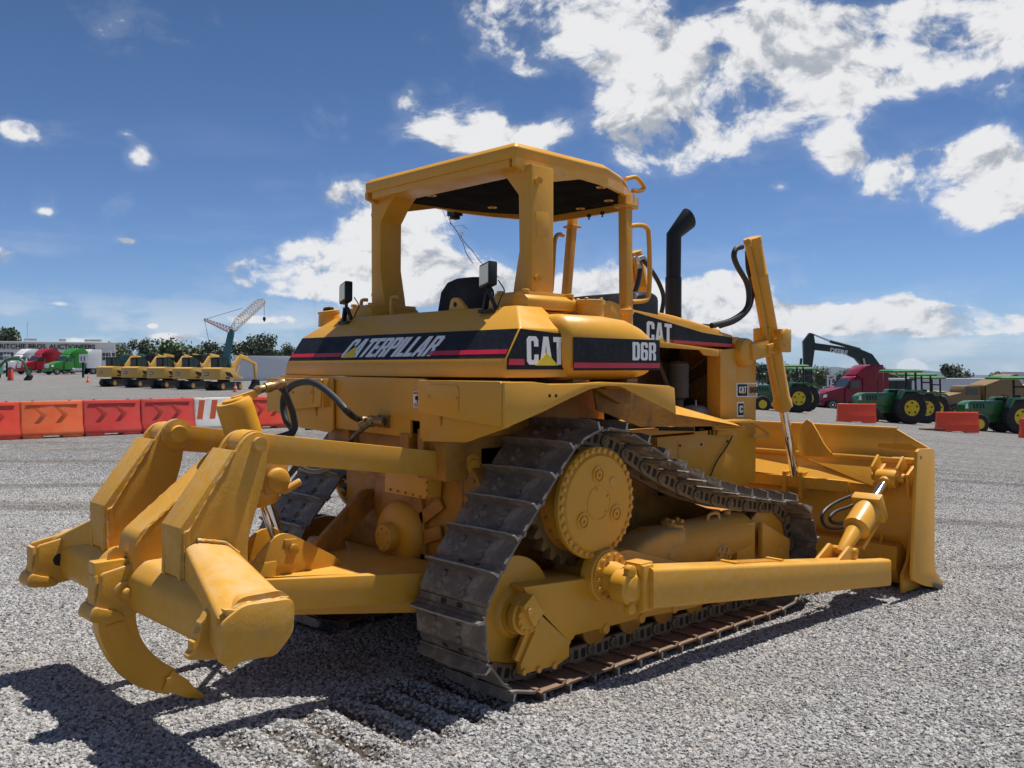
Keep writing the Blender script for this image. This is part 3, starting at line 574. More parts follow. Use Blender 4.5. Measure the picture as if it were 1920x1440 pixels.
# side covers below the bay
m = MB(); m.box(1.95, 2.975, -.60, -.3, .88, 1.31); fin(m, 'side_cover', YEL, bay, bevel=.008)
m = MB(); m.prism([(2.193,1.265),(2.509,1.247),(2.51,1.037),(2.194,1.061)], 'y', -.604, -.60); fin(m, 'inspection_cover', YEL, bay, bevel=.001)
m = MB(); bolts(m, [(x, -.605, z) for x, z in [(2.212,1.236),(2.48,1.229),(2.829,1.233)]], (0, -1, 0), .010, .004); fin(m, 'bolt_row', DARK, bay)
m = MB(); m.box(1.30, 2.975, -.60, -.35, 1.325, 1.375); m.box(2.4, 2.97, -.60, -.57, 1.30, 1.375); fin(m, 'sill_rail', YEL, bay, bevel=.004)
m = MB(); m.prism([(1.966,1.384),(2.387,1.361),(2.387,1.334),(1.966,1.357)], 'y', -.605, -.55)
m.prism([(2.448,1.355),(2.524,1.351),(2.524,1.331),(2.448,1.335)], 'y', -.605, -.55); m.prism([(2.573,1.341),(2.594,1.34),(2.594,1.295),(2.573,1.296)], 'y', -.605, -.55); m.prism([(2.615,1.339),(2.636,1.338),(2.636,1.293),(2.615,1.294)], 'y', -.605, -.55); fin(m, 'slot', DARK, bay)
m = MB(); m.prism([(2.661,1.329),(2.879,1.332),(2.88,1.277),(2.661,1.289)], 'y', -.63, -.58); fin(m, 'step_bracket', YEL, bay, bevel=.004)
m = MB(); n_ = 16
for k in range(n_): m.bar((1.95+k*.06, -.80, 1.402), (1.95+k*.06, -.60, 1.402), .03, .014)
fin(m, 'tread_plate', YEL, bay)
m = MB(); m.tube([(2.872,-0.62,1.345),(2.88,-0.62,1.282),(2.792,-0.62,1.191),(2.662,-0.62,1.088),(2.577,-0.62,0.984)], .006, 6, sub=4); fin(m, 'cable', BLACK, bay)
# exhaust
m = MB(); ex = (2.74, -.15)
m.cyl((ex[0], ex[1], 2.05), (ex[0], ex[1], 2.53), .066, 24); m.lathe((ex[0], ex[1], 2.53), (0, 0, 1), [(0, .066), (.012, .06)], 24)
m.loft([[(ex[0]+cx_+.060*sx_*cos(a_), ex[1]+cy_+.060*sin(a_), z_+zs_*cos(a_)) for a_ in [k_*2*pi/24 for k_ in range(24)]] for cx_, cy_, z_, sx_, zs_ in ((0, 0, 2.53, 1, 0), (.004, 0, 2.875, 1, -.02), (.135, -.05, 3.02, .82, -.075))], caps=False)
fin(m, 'exhaust_stack', BLACKP, hood, smooth=50)
# ---------------------------------------------------------------- tracks
YT = -.94
def arc(cx, cz, r, a0, a1, n): return [(cx+r*cos(R(a0+(a1-a0)*k/n)), cz+r*sin(R(a0+(a1-a0)*k/n))) for k in range(n+1)]
tips = [(2.98, .80), (2.80, .885), (2.605, .918), (2.405, .952), (2.212, .985), (2.022, 1.03), (1.845, 1.076), (1.651, 1.146), (1.477, 1.215), (1.293, 1.302), (1.118, 1.392), (.95, 1.475)]
OFF = .13
path = [(.13, .14), (1.4, .14)]+arc(2.71, .47, .33, -90, 62, 18)
for i, p in enumerate(tips[1:], 1):
    a = Vector(tips[i-1]); b = Vector(tips[min(i+1, len(tips)-1)]); d = (b-a).normalized(); n = Vector((d.y, -d.x))
    if n.y > 0: n = -n
    q = Vector(p)+n*OFF; path.append((q.x, q.y))
path += arc(.69, 1.03, .37, 68, 222-88+4, 12)[2:]
path += arc(.13, .47, .33, 138, 270, 14)
# resample
def resample(P, N):
    P = [Vector(p) for p in P]; P.append(P[0]); L = [0]
    for a, b in zip(P, P[1:]): L.append(L[-1]+(b-a).length)
    tot = L[-1]; out = []; j = 0
    for k in range(N):
        t = ((k+PHASE)/N % 1)*tot
        j = max(i for i in range(len(L)-1) if L[i] <= t)
        u = (t-L[j])/max(1e-9, L[j+1]-L[j]); out.append(P[j].lerp(P[j+1], u))
    return out, tot
PHASE = .0
_, tot = resample(path, 10); NS = round(tot/.203); print('track length', tot, NS)
PHASE = (.205-.13+.14)/(tot/NS)
pins, _ = resample(path, NS)
def shoe_mesh():
    m = MB(); W2 = .28; pt = .203
    prof = [(-.099, .080), (-.075, .074), (.075, .072), (.096, .058), (.094, .046), (.072, .060), (-.075, .062), (-.101, .068)]
    m.prism(prof, 'y', -W2, W2)                                    # plate
    # grouser with worn, chipped edge
    vs = []; N = 9
    for k in range(N):
        y = -W2+2*W2*k/(N-1); e = .004*math.sin(k*2.3)+.002*math.cos(k*5.1)
        tp = .132-abs(e)-(.012 if k in (0, N-1) else 0)
        vs.append([(-.082, y, .07), (-.060, y, .07), (-.066, y, tp), (-.076, y, tp)])
    m.loft(vs); m.m[-2-4*(N-1):] = [0 if (i % 4) in (1, 3) else 1 for i in range(4*(N-1))]+[1, 1]
    for sx in (-.022, .048):
        for yy in (-.125, .075): m.lathe((sx+(.012 if yy > 0 else 0), yy, .068), (0, 0, 1), [(0, .022), (.014, .021), (.022, .013)], 7)
    m.prism([(-.137, .050), (-.095, .060), (-.095, .048), (-.137, .040)], 'y', -W2+.01, W2-.01)
    for yy in (-.085, .045): m.raw([(-.132, yy, .0525), (-.106, yy, .0588), (-.106, yy+.045, .0588), (-.132, yy+.045, .0525)], [(0, 1, 2, 3)], 2)
    return m.build('track_shoe', [SHOE, WORN, DARK], None, bevel=.0, smooth=30)
def link_mesh():
    m = MB()
    for yy in (-.072, .072):
        o = -.012 if yy < 0 else .012
        prof = rpoly([(-.12, -.038), (.11, -.038), (.128, .0), (.118, .038), (.095, .05), (-.085, .05), (-.118, .03), (-.132, 0)], .02, 2)
        m.prism(prof, 'y', yy-.016, yy+.016)
        for sx in (-.101, .101): m.lathe((sx, yy-.02*(1 if yy < 0 else -1), 0), (0, -1 if yy < 0 else 1, 0), [(0, .034), (.012, .034), (.014, .02), (.019, .02)], 10)
        m.box(-.05, .05, yy-.024, yy+.024, .048, .058)
    m.cyl((-.101, -.08, 0), (-.101, .08, 0), .027, 10)
    return m.build('chain_link', LINK, None, smooth=35)
def win_mesh():
    m = MB()
    for s in (-1, 1):
        for x0, x1 in ((-.045, -.008), (.018, .055)): m.prism(rpoly([(x0, -.018), (x1, -.018), (x1, .036), (x0, .036)], .01, 2), 'y', s*.0875, s*.0895)
    return m.build('link_window', DARK, None, smooth=0)
def make_track(side):
    y0 = YT*side
    m = MB(); rr = [(p.x, p.y) for p in pins]
    t = bpy.data.objects.new('crawler_track', None); COL.objects.link(t); t.parent = DZ; t.matrix_parent_inverse = Matrix.Translation((-1.2, 0, 0)); t.empty_display_size = .2
    return t
s0, l0, w0 = shoe_mesh(), link_mesh(), win_mesh(); w0['kind'] = 'stuff'
first = True
s0.data.materials[0] = SHOE
me_top = s0.data; me_bot = s0.data.copy(); me_bot.materials[0] = SHOER
for side in (1, -1):
    t = make_track(side); y0 = YT*side
    for i, p in enumerate(pins):
        q = pins[(i+1) % NS]; mid = (p+q)/2; d = (q-p).normalized()
        X = Vector((d.x, 0, d.y)); Z = Vector((d.y, 0, -d.x)); Y = Z.cross(X)
        M = Matrix((X, Y, Z)).transposed().to_4x4(); M.translation = Vector((mid.x, y0, mid.y))
        for src in (s0, l0, w0):
            if first: o = src
            else: o = src.copy(); COL.objects.link(o)
            o.parent = t
            J = Matrix.Rotation(random.uniform(-.012, .012), 4, 'Y')@Matrix.Rotation(random.uniform(-.006, .006), 4, 'Z')
            o.matrix_basis = M@J if src is s0 else M
            if src is s0: o.data = me_bot if mid.y < .2 and .1 < mid.x < 2.7 else me_top
        first = False
# ---------------------------------------------------------------- undercarriage, right side (mirrored for the left)
U = MB()
fr = [(0.095,0.633),(0.661,0.595),(0.779,0.709),(0.999,0.71),(1.655,0.515),(2.426,0.401),(2.569,0.283),(2.427,0.248),(1.656,0.236),(1.103,0.27),(0.428,0.286),(0.183,0.487)]
U.prism(rpoly(fr, .02, 2), 'y', -1.12, -.80)
rf = fin(U, 'roller_frame', YEL, bevel=.012)
m = MB(); m.prism([(0.092,0.634),(0.658,0.596),(0.775,0.606),(0.799,0.59),(0.477,0.271),(0.424,0.282),(0.205,0.469)], 'y', -1.14, -1.12); fin(m, 'frame_cap', YEL, rf, bevel=.006)
m = MB(); m.prism([(0.239,0.47),(0.452,0.274),(0.452,0.184),(0.361,0.156),(0.073,0.166),(0.073,0.223)], 'y', -1.14, -1.10); m.prism([(0.046,0.248),(0.102,0.21),(0.253,0.456),(0.203,0.495)], 'y', -1.12, -1.09); fin(m, 'track_guard', YEL, rf, bevel=.006)
m = MB(); bolts(m, [(x, -1.14, z) for x, z in [(0.087,0.18),(0.2,0.168),(0.321,0.162)]], (0, -1, 0), .018, .015); fin(m, 'guard_bolt', YEL, rf)
m = MB(); m.loft([[(x, y, z) for x, z in [(0.044,0.545),(0.115,0.598),(0.196,0.486),(0.123,0.425)]] for y in (-1.19, -1.05)]); b_ = [(0.086,0.513)][0]; m.lathe((b_[0], -1.19, b_[1]), (0, -1, 0), [(0, .022), (.012, .02)], 8)
m.lathe((.11, -1.10, .475), (0, -1, 0), [(0, .1), (.04, .1), (.045, .085), (.07, .085)], 24); bolts(m, [(.11+.075*cos(a), -1.17, .475+.075*sin(a)) for a in [k*2*pi/12 for k in range(12)]], (0, -1, 0), .009, .006)
fin(m, 'idler_bracket', YEL, rf, bevel=0)
# idlers
def idler(cx, cz, r=.292):
    m = MB(); m.lathe((cx, YT+.11, cz), (0, -1, 0), [(0, .12), (.01, r*.5), (.04, r*.93), (.045, r), (.07, r), (.075, r*.93), (.145, r*.93), (.15, r), (.175, r), (.18, r*.95), (.19, r*.5), (.215, r*.42), (.22, .12), (.245, .11)], 48)
    return fin(m, 'idler_wheel', YEL, rf, smooth=30)
idler(.13, .47, .305); idler(2.71, .47)
m = MB()
for k in range(7):
    x = .45+k*.335
    m.lathe((x, YT+.10, .27), (0, -1, 0), [(0, .10), (.02, .10), (.022, .085), (.05, .085), (.15, .085), (.178, .085), (.18, .112), (.20, .112), (.203, .08), (.22, .05)], 24)
    o = fin(m, 'track_roller', YELD, rf); m = MB()
    m.box(x-.04, x+.04, YT-.17, YT-.1, .25, .34); m.lathe((x, YT-.17, .27), (0, -1, 0), [(0, .035), (.02, .03)], 8); fin(m, 'roller_bracket', YEL, rf, bevel=.006); m = MB()
# recoil housing: tapers up from the pivot, cylinder, yoke and front idler fork
m = MB()
m.lathe((1.42, -.95, .60), (1, 0, .02), [(0, .155), (.03, .165), (.9, .165), (.95, .16), (1.0, .155), (1.02, .12)], 28)
m.loft([rrect('x', x, -1.1, -.82, .42, z, .05, 3) for x, z in ((.98, .60), (1.2, .72), (1.42, .765), (1.6, .76))])
rh = fin(m, 'recoil_housing', YEL2, rf, smooth=40)
m = MB(); m.lathe((1.62, -.98, .755), (.1, -.25, 1), [(0, .085), (.02, .085), (.022, .075), (.035, .07)], 18); bolts(m, [(1.62+.05*cos(a), -.995+.05*sin(a), .79) for a in (0.3, 1.9, 3.5, 5)], (.1, -.25, 1), .013, .02)
m.lathe((2.0, -1.07, .52), (0, -1, 0), [(0, .10), (.03, .095), (.055, .085), (.06, .03), (.05, .025)], 24)
for k in range(7): a = k*2*pi/7; m.box(2.0+.06*cos(a)-.012, 2.0+.06*cos(a)+.012, -1.14, -1.125, .52+.06*sin(a)-.012, .52+.06*sin(a)+.012)
m.lathe((2.25, -.98, .765), (0, 0, 1), [(0, .03), (.03, .03)], 10); m.tube([(1.98, -1.0, .75), (1.98, -1.02, .80), (2.08, -1.02, .80), (2.10, -1.02, .74)], .012, 8)
fin(m, 'housing_cap', YEL2, rh)
m = MB(); m.box(2.22, 2.45, -1.09, -.80, .40, .71); m.prism([(2.513,0.7),(2.899,0.527),(2.885,0.369),(2.515,0.423)], 'y', -1.11, -1.07); m.lathe((2.75, -1.1, .46), (0, -1, 0), [(0, .035), (.02, .03)], 10); fin(m, 'idler_fork', YEL, rf, bevel=.012)
# sprocket + final drive
m = MB(); n = 25; pr = []
for k in range(n*4):
    a = 2*pi*k/(n*4)+.02; r_ = (.345, .395, .395, .345)[k % 4]; pr.append((.69+r_*cos(a), 1.03+r_*sin(a)))
m.prism(pr, 'y', YT-.035, YT+.035); spk = fin(m, 'sprocket', mat('sprocket steel', (.20, .13, .05), .5, .3, var=.3), rf, bevel=.004)
m = MB(); m.lathe((.69, YT+.05, 1.03), (0, -1, 0), [(0, .31), (.09, .31), (.092, .26), (.1, .25)], 40); bolts(m, [(.69+.28*cos(a), YT-.04, 1.03+.28*sin(a)) for a in [k*2*pi/20 for k in range(20)]], (0, -1, 0), .016, .015); fin(m, 'sprocket_rim', YELD, rf)
cx, cz = .687, 1.025
m = MB(); m.lathe((cx, -.93, cz), (0, -1, 0), [(0, .27), (.15, .275), (.16, .315), (.175, .325), (.20, .325), (.208, .32), (.208, .285), (.215, .28), (.222, .272)], 64)
fd = fin(m, 'final_drive', YEL, rf, smooth=30)
m = MB(); yf = -1.138
bolts(m, [(cx+.303*cos(a), yf, cz+.303*sin(a)) for a in [k*2*pi/36 for k in range(36)]], (0, -1, 0), .015, .012, 8); fin(m, 'flange_bolt', YEL, fd)
m = MB()
for a in (1.62, 1.62+2*pi/3, 1.62+4*pi/3): m.lathe((cx+.165*cos(a), -1.15, cz+.165*sin(a)), (0, -1, 0), [(0, .052), (.010, .050), (.010, .040), (.001, .038), (.001, .026), (.012, .025), (.012, .012), (.004, .010)], 20)
a = .75; m.lathe((cx+.165*cos(a), -1.15, cz+.165*sin(a)), (0, -1, 0), [(0, .03), (.007, .028)], 16)
m.lathe((cx, -1.15, cz), (0, -1, 0), [(0, .102), (.005, .102), (.005, .094), (.0005, .093)], 32)
for a in (.4, 1.8, 5.5): m.lathe((cx+.083*cos(a), -1.15, cz+.083*sin(a)), (0, -1, 0), [(0, .008), (.008, .007)], 8)
fin(m, 'cover_boss', YEL, fd)
m = MB(); m.cyl((.69, -.6, 1.03), (.69, -.90, 1.03), .25, 32); fin(m, 'axle_housing', YELD, rf)
# trunnion and push arm
m = MB(); m.lathe((.74, -1.10, .60), (0, -1, 0), [(0, .155), (.08, .155), (.085, .145), (.10, .145), (.105, .09), (.20, .075)], 32); bolts(m, [(.74+.125*cos(a), -1.20, .60+.125*sin(a)) for a in [k*2*pi/14 for k in range(14)]], (0, -1, 0), .014, .014); fin(m, 'trunnion', YEL, rf)
U = MB()
def arm_ring(x, y0, y1, z0, z1): return rrect('x', x, y0, y1, z0, z1, .02, 3)
A_pts = [(0.812,0.674),(0.813,0.441)]; B_pts = [(3.503,0.365),(3.506,0.163)]
xa, za1 = A_pts[0]; za0 = A_pts[1][1]; xb, zb1 = B_pts[0]; zb0 = B_pts[1][1]
U.loft([rrect('x', xa, -1.45, -1.27, za0, za1, .022, 3), rrect('x', xb-.012, -1.61, -1.43, zb0, zb1, .022, 3), rrect('x', xb, -1.60, -1.44, zb0+.012, zb1-.012, .02, 3)])
arm = fin(U, 'push_arm', YEL, smooth=40)
m = MB()
m.lathe((.72, -1.28, .565), (0, -1, 0), [(0, .10), (.10, .10), (.105, .075), (.115, .07), (.118, .06), (.118, .0)], 28)
m.box(.76, xa+.06, -1.40, -1.28, .64, .70); m.box(.76, xa+.06, -1.40, -1.28, .42, .48); m.box(xa-.05, xa+.04, -1.42, -1.28, .43, .69)
for z in (.665, .455): m.lathe((.70, -1.35, z), (0, -1, 0), [(0, .035), (.04, .035), (.045, .02)], 12)
fin(m, 'trunnion_cap', YEL, arm, bevel=.008)
m = MB()
sp = [(1.659,-1.4,0.568),(2.168,-1.4,0.508)]
for k in range(15):
    p = Vector(sp[0]).lerp(Vector(sp[1]), k/14); m.bar(p+Vector((0, -.05, .0)), p+Vector((0, .05, .0)), .01, .03)
m.bar(Vector(sp[0])+Vector((-.03, 0, 0)), Vector(sp[0])+Vector((0, 0, 0)), .12, .045); m.bar(Vector(sp[1]), Vector(sp[1])+Vector((.03, 0, 0)), .12, .045); fin(m, 'step_tread', YEL, arm)
# brace / tilt cylinder on the arm
m = MB(); q0 = Vector((2.92, -1.44, .40)); q1 = Vector((3.66, -1.36, .845))
zz = lambda t: q0.lerp(q1, t)
for s in (-1, 1): m.loft([[p+Vector((0, s*.075+o, 0)) for p in (Vector((2.74, -1.44, .40)), Vector((3.10, -1.44, .36)), Vector((3.14, -1.44, .47)), Vector((3.0, -1.44, .52)))] for o in (-.012, .012)])
m.cyl((3.06, -1.55, .47), (3.06, -1.33, .47), .03, 12); fin(m, 'brace_clevis', YEL, arm, bevel=.004)
dq = (q1-q0).normalized()
m = MB(); c0_ = Vector((3.06, -1.44, .47)); d_ = (Vector((3.86, -1.42, .94))-c0_).normalized(); L_ = (Vector((3.86, -1.42, .94))-c0_).length
m.lathe(c0_+d_*.0, d_, [(-.03, .03), (.02, .045), (.14, .055), (.24, .066), (.255, .092), (.26, .10), (.50, .10), (.51, .09)], 28); br = fin(m, 'tilt_cylinder', YEL, arm, smooth=40)
m = MB(); a_, b_ = frame(d_); m.bar(c0_+d_*.49, c0_+d_*.565, .22, .22); m.bar(c0_+d_*.20+b_*(-.135), c0_+d_*.66+b_*(-.135), .10, .04); fin(m, 'cylinder_head', YEL, br, bevel=.008)
m = MB(); m.cyl(c0_+d_*.58, c0_+d_*(L_-.12), .042, 20); fin(m, 'piston_rod', CHROME, br)
m = MB(); m.cyl(c0_+d_*(L_-.09), c0_+d_*L_, .055, 20); m.cyl(Vector((3.86, -1.55, .94)), Vector((3.86, -1.29, .94)), .035, 14); m.cyl(c0_+d_*(L_-.02)+Vector((0, -.08, 0)), c0_+d_*(L_-.02)+Vector((0, .08, 0)), .07, 20)
for s in (-1, 1): m.bar((3.82, -1.42+s*.10, .96), (3.93, -1.42+s*.10, 1.05), .02, .16)
fin(m, 'rod_end', YEL, br, bevel=.003)
for pts in ([(4.076,-1.15,0.783),(3.812,-1.15,0.773),(3.543,-1.15,0.748),(3.354,-1.15,0.704),(3.296,-1.15,0.648),(3.356,-1.15,0.575),(3.545,-1.15,0.536),(3.742,-1.15,0.534)], [(3.802,-1.2,0.722),(3.621,-1.2,0.702),(3.428,-1.2,0.689),(3.327,-1.2,0.651),(3.395,-1.2,0.602),(3.64,-1.2,0.573)]):
    m = MB(); m.tube(pts, .013, 8, sub=5); fin(m, 'hydraulic_hose', BLACK, br)
# lift cylinder
m = MB(); t0 = Vector((3.17, -.605, 2.85)); t1 = Vector((3.67, -.605, 1.45)); t2 = Vector((3.86, -.62, .80)); dd = (t1-t0).normalized()
m.lathe(t0, dd, [(0, .072), (.03, .075), (.035, .069), (.30, .069), (.305, .073), (.33, .073), (.335, .069), (1.38, .069), (1.40, .078), (1.46, .078), (1.47, .06), (1.49, .05)], 26)
m.tube([t0+dd*.06+Vector((-.09, -.0, 0)), t0+dd*.5+Vector((-.10, -.02, 0)), t0+dd*1.1+Vector((-.105, -.02, 0)), t0+dd*1.36+Vector((-.07, -.01, 0))], .022, 10)
m.cyl(t0+dd*.07+Vector((.02, 0, 0)), t0+dd*.05+Vector((-.10, -.01, .0)), .03, 12)
lc = fin(m, 'lift_cylinder', YEL, smooth=40)
m = MB(); m.cyl(t1, t2, .038, 18); fin(m, 'piston_rod', CHROME, lc)
m = MB(); c = t0+dd*.91
m.box(c.x-.09, c.x+.09, c.y-.12, c.y+.11, c.z-.055, c.z+.055); m.lathe((c.x-.02, c.y-.10, c.z+.06), (0, -1, 0), [(0, .075), (.05, .075), (.055, .05)], 18); m.box(c.x-.10, c.x+.07, c.y-.14, c.y-.10, c.z-.06, c.z+.13)
m.box(c.x-.13, c.x-.07, c.y-.05, c.y+.10, c.z-.02, c.z+.14)
m.lathe((3.10, -.56, 1.93), (0, -1, 0), [(0, .12), (.06, .11), (.07, .07)], 18); m.bar((3.12, -.60, 1.93), (3.34, -.62, 1.97), .10, .14); m.bar((3.3, -.66, 1.95), (3.46, -.66, 1.98), .05, .09)
fin(m, 'cylinder_yoke', YEL, lc, bevel=.012)
m = MB(); m.tube([(2.968,-0.64,2.757),(2.885,-0.64,2.733),(2.856,-0.64,2.673),(2.909,-0.64,2.594),(3.038,-0.64,2.478),(3.07,-0.64,2.353),(3.016,-0.64,2.258),(2.815,-0.64,2.171),(2.557,-0.64,2.125)], .022, 10, sub=5); m.tube([(3.179,-0.55,2.751),(3.196,-0.55,2.601),(3.268,-0.55,2.455),(3.229,-0.55,2.301),(3.043,-0.55,2.186),(2.804,-0.55,2.128)], .016, 8, sub=5); fin(m, 'hydraulic_hose', BLACK, lc)
LS_ = [rf, arm, lc]
for o in LS_:
    c = mirror_y(o, DZ); c.matrix_parent_inverse = o.matrix_parent_inverse.copy()
    if o is lc:
        for h_ in [k for k in c.children if k.name.startswith('hydraulic_hose')]: bpy.data.objects.remove(h_)
m = MB(); m.tube([(3.008,0.5,2.787),(3.097,0.5,2.757),(3.127,0.5,2.703),(3.097,0.5,2.559),(3.038,0.5,2.438),(3.024,0.5,2.311)], .022, 10, sub=5); m.tube([(3.102,0.45,2.758),(3.215,0.45,2.682),(3.339,0.45,2.561),(3.402,0.45,2.44),(3.371,0.45,2.295)], .02, 10, sub=5); fin(m, 'hydraulic_hose', BLACK)
m = MB(); m.tube([(3.008,0.5,2.787),(3.104,0.5,2.748),(3.12,0.5,2.688)], .024, 10, sub=3); m.tube([(3.035,0.45,2.757),(3.109,0.45,2.777),(3.147,0.45,2.738),(3.223,0.45,2.673)], .022, 8, sub=3); fin(m, 'hose_fitting', STEEL)
# ---------------------------------------------------------------- blade
def blade_sec(x0, z0, z1, bulge, n=14):
    out = []
    for k in range(n+1):
        t = k/n; out.append((x0+bulge*((2*t-1)**2-1)+.33*(1-t)**3*.9, z0+(z1-z0)*t))
    return out
bw = 1.66
sec = blade_sec(4.05, .06, 1.075, .17)
back = [(x-.035, z) for x, z in sec]
m = MB(); m.prism(sec+back[::-1], 'y', -bw, bw); blade = fin(m, 'blade', YEL, smooth=50)
# raised upper lip, pulled in at the ends
cow = [(y, z) for y, z in ((-1.39, 1.31), (1.39, 1.31), (1.655, 1.17), (1.655, 1.06), (-1.655, 1.06), (-1.655, 1.17))]
m = MB(); rs = [[(4.03+(.05 if z > 1.1 else 0)-o, y, z) for y, z in cow] for o in (0, .02)]; m.loft(rs); fin(m, 'blade_lip', YEL, blade, bevel=.004)
m = MB(); m.tube([(4.0, -1.655, 1.065), (4.0, 1.655, 1.065)], .028, 10, sub=1); m.cyl((4.075, -1.39, 1.312), (4.075, 1.39, 1.312), .014, 8); fin(m, 'lip_seam', YEL, blade)
# box section ribs on the back
m = MB(); m.raw([(4.0, -.0, 1.04), (3.78, -.0, .90), (3.88, -1.4, .86), (4.0, -1.62, 1.04), (4.0, .0, 1.04), (3.78, 1.4*0+.0, .90)], [(0, 1, 2, 3)])
m.box(3.80, 3.84, -1.11, 1.11, .79, .885)
for s in (1, -1):
    tp = [(4.0, -.55*s, 1.05), (4.0, -1.46*s, 1.05), (3.86, -1.38*s, .83)]; m.raw([(x-o, y, z) for o in (0, .018) for x, y, z in tp], [(0, 1, 2), (5, 4, 3), (0, 3, 4, 1), (1, 4, 5, 2), (2, 5, 3, 0)])

m.prism([(4.1, .42), (3.84, .40), (3.82, .22), (3.9, .10), (4.2, .10)], 'y', -1.5, 1.5)
fin(m, 'stiffener', YEL, blade, bevel=.01)
m = MB(); bolts(m, [(3.80, y, .84) for y in (-1.06, -.55, -.2, .2, .6, 1.06)], (-1, 0, 0), .012, .008); fin(m, 'stiffener_bolt', YEL, blade)
for yy in (-1.57, -1.34):
    m = MB(); m.prism([(3.99, 1.05), (3.84, .97), (3.87, .80), (3.93, .66), (3.96, .66)], 'y', yy-.012, yy+.012); m.prism([(3.93, .56), (3.91, .46), (3.86, .30), (3.76, .20), (3.76, .06), (4.1, .06)], 'y', yy-.012, yy+.012)
    o = fin(m, 'rib', YEL, blade, bevel=.003); c = mirror_y(o, blade)
m = MB(); m.prism([(3.761,1.165),(3.809,1.183),(4.028,1.174),(4.09,1.153),(4.106,0.204),(4.169,0.143),(4.243,0.097),(4.244,0.054),(4.171,0.049),(3.935,0.105),(3.709,0.183),(3.689,0.235)], 'y', -1.685, -1.66); ep = fin(m, 'end_plate', YEL, blade, bevel=.005)
e = [(3.825,1.117)][0]; m = MB(); m.lathe((e[0], -1.6865, e[1]), (0, -1, 0), [(0, .016), (.001, .015)], 12); fin(m, 'pin_hole', mat('dull hole', (.28, .14, .02), .6), ep)
mirror_y(ep, blade)
m = MB(); m.prism([(4.08, .11), (4.22, .07), (4.38, -.03), (4.36, -.045), (4.18, .035), (4.06, .08)], 'y', -1.70, 1.70); fin(m, 'cutting_edge', EDGE, blade, bevel=.003)
# scoop shaped cylinder shield on the blade top
for s in (1, -1):
    m = MB(); n = 9; A = []; Bq = []
    for k in range(n):
        t = k/(n-1); y = -.62-.31*t
        zt_ = (1.13, 1.20, 1.28, 1.345, 1.375, 1.35, 1.27, 1.17, 1.10)[k]; xo = 3.86-.07*sin(t*pi)*1.6
        A.append(Vector((xo, y, zt_))); Bq.append(Vector((xo+.10*(1-abs(2*t-1)*.6), y+.02*(t-.5), 1.065)))
    ring = [(a.x, a.y*s, a.z) for a in A]; r2 = [(b.x, b.y*s, b.z) for b in Bq]
    fs = [(i, i+1, n+i+1, n+i) for i in range(n-1)]
    off = Vector((.02, 0, 0)); vs = ring+r2; vs2 = [(v[0]+.018, v[1], v[2]) for v in vs]
    f2 = [tuple(i+2*n for i in reversed(f)) for f in fs]; edge = [(i, i+2*n, i+1+2*n, i+1) for i in range(n-1)]
    m.raw(vs+vs2, fs+f2+edge); fin(m, 'cylinder_shield', YEL, blade, smooth=60)
# centre trunnion mounts
for s in (1, -1):
    m = MB(); m.box(3.78, 3.95, s*.62-.09, s*.62-.06, .70, .92); m.box(3.78, 3.95, s*.62+.06, s*.62+.09, .70, .92); m.cyl((3.86, s*.62-.1, .80), (3.86, s*.62+.1, .80), .035, 12); fin(m, 'cylinder_mount', YEL, blade)
m = MB(); m.box(2.9, 3.9, -.30, .30, .30, .62); fin(m, 'front_frame', YELD, DZ, bevel=.03)
# ---------------------------------------------------------------- ripper
m = MB()
bs = rpoly([(-1.60, .66), (-1.57, .60), (-1.36, .57), (-1.27, .66), (-1.27, .80), (-1.33, .85), (-1.52, .85), (-1.59, .78)], .03, 3)
def ring_y(y, sc=1, dz=0, dx=0, top=None): return [(-1.45+(x+1.45)*sc+dx, y, .70+(z-.70)*sc+dz) for x, z in bs]
m.loft([ring_y(-1.11), ring_y(-.9), ring_y(.9), ring_y(1.11)])
rip = fin(m, 'ripper', YEL2, smooth=45)
# raised outer boxes that run from the towers down to the beam ends
for s in (-1, 1):
    m = MB(); A = [(-1.522,-0.57,0.988),(-1.456,-0.57,1.006),(-1.322,-0.57,0.976),(-1.241,-0.57,0.912),(-1.242,-0.57,0.809),(-1.523,-0.57,0.78)]; B = [(-1.621,-1.11,0.783),(-1.525,-1.11,0.829),(-1.305,-1.11,0.818),(-1.292,-1.11,0.778),(-1.297,-1.11,0.71),(-1.629,-1.11,0.62)]
    m.loft([[(x, y*-s, z) for x, y, z in r] for r in (A, B)]); fin(m, 'beam_wing', YEL2, rip, bevel=.025, seg=3)
m = MB(); m.prism(rpoly([(-1.624,0.591),(-1.628,0.769),(-1.524,0.827),(-1.291,0.816),(-1.286,0.715),(-1.341,0.64),(-1.431,0.591)], .035, 3), 'y', -1.15, -1.10); fin(m, 'end_cap', YEL2, rip, bevel=.008)
m = MB(); m.prism(rpoly([(-y if 0 else x, z) for x, z in [(-1.624,0.591),(-1.628,0.769),(-1.524,0.827),(-1.291,0.816),(-1.286,0.715),(-1.341,0.64),(-1.431,0.591)]], .035, 3), 'y', 1.10, 1.15); fin(m, 'end_cap', YEL2, rip, bevel=.008)
m = MB(); m.prism([(-1.579,0.562),(-1.575,0.752),(-1.587,0.777),(-1.605,0.821),(-1.575,0.817),(-1.515,0.796),(-1.491,0.759),(-1.492,0.611)], 'y', -1.14, -1.10)
m.prism([(-1.692,0.6),(-1.697,0.617),(-1.678,0.635),(-1.676,0.672),(-1.66,0.675),(-1.657,0.697),(-1.634,0.726),(-1.643,0.743),(-1.624,0.758),(-1.61,0.782),(-1.591,0.796),(-1.596,0.82),(-1.563,0.807),(-1.569,0.679),(-1.572,0.576)], 'y', -1.0, -.95)
fin(m, 'broken_pocket', YEL2, rip, bevel=.006)
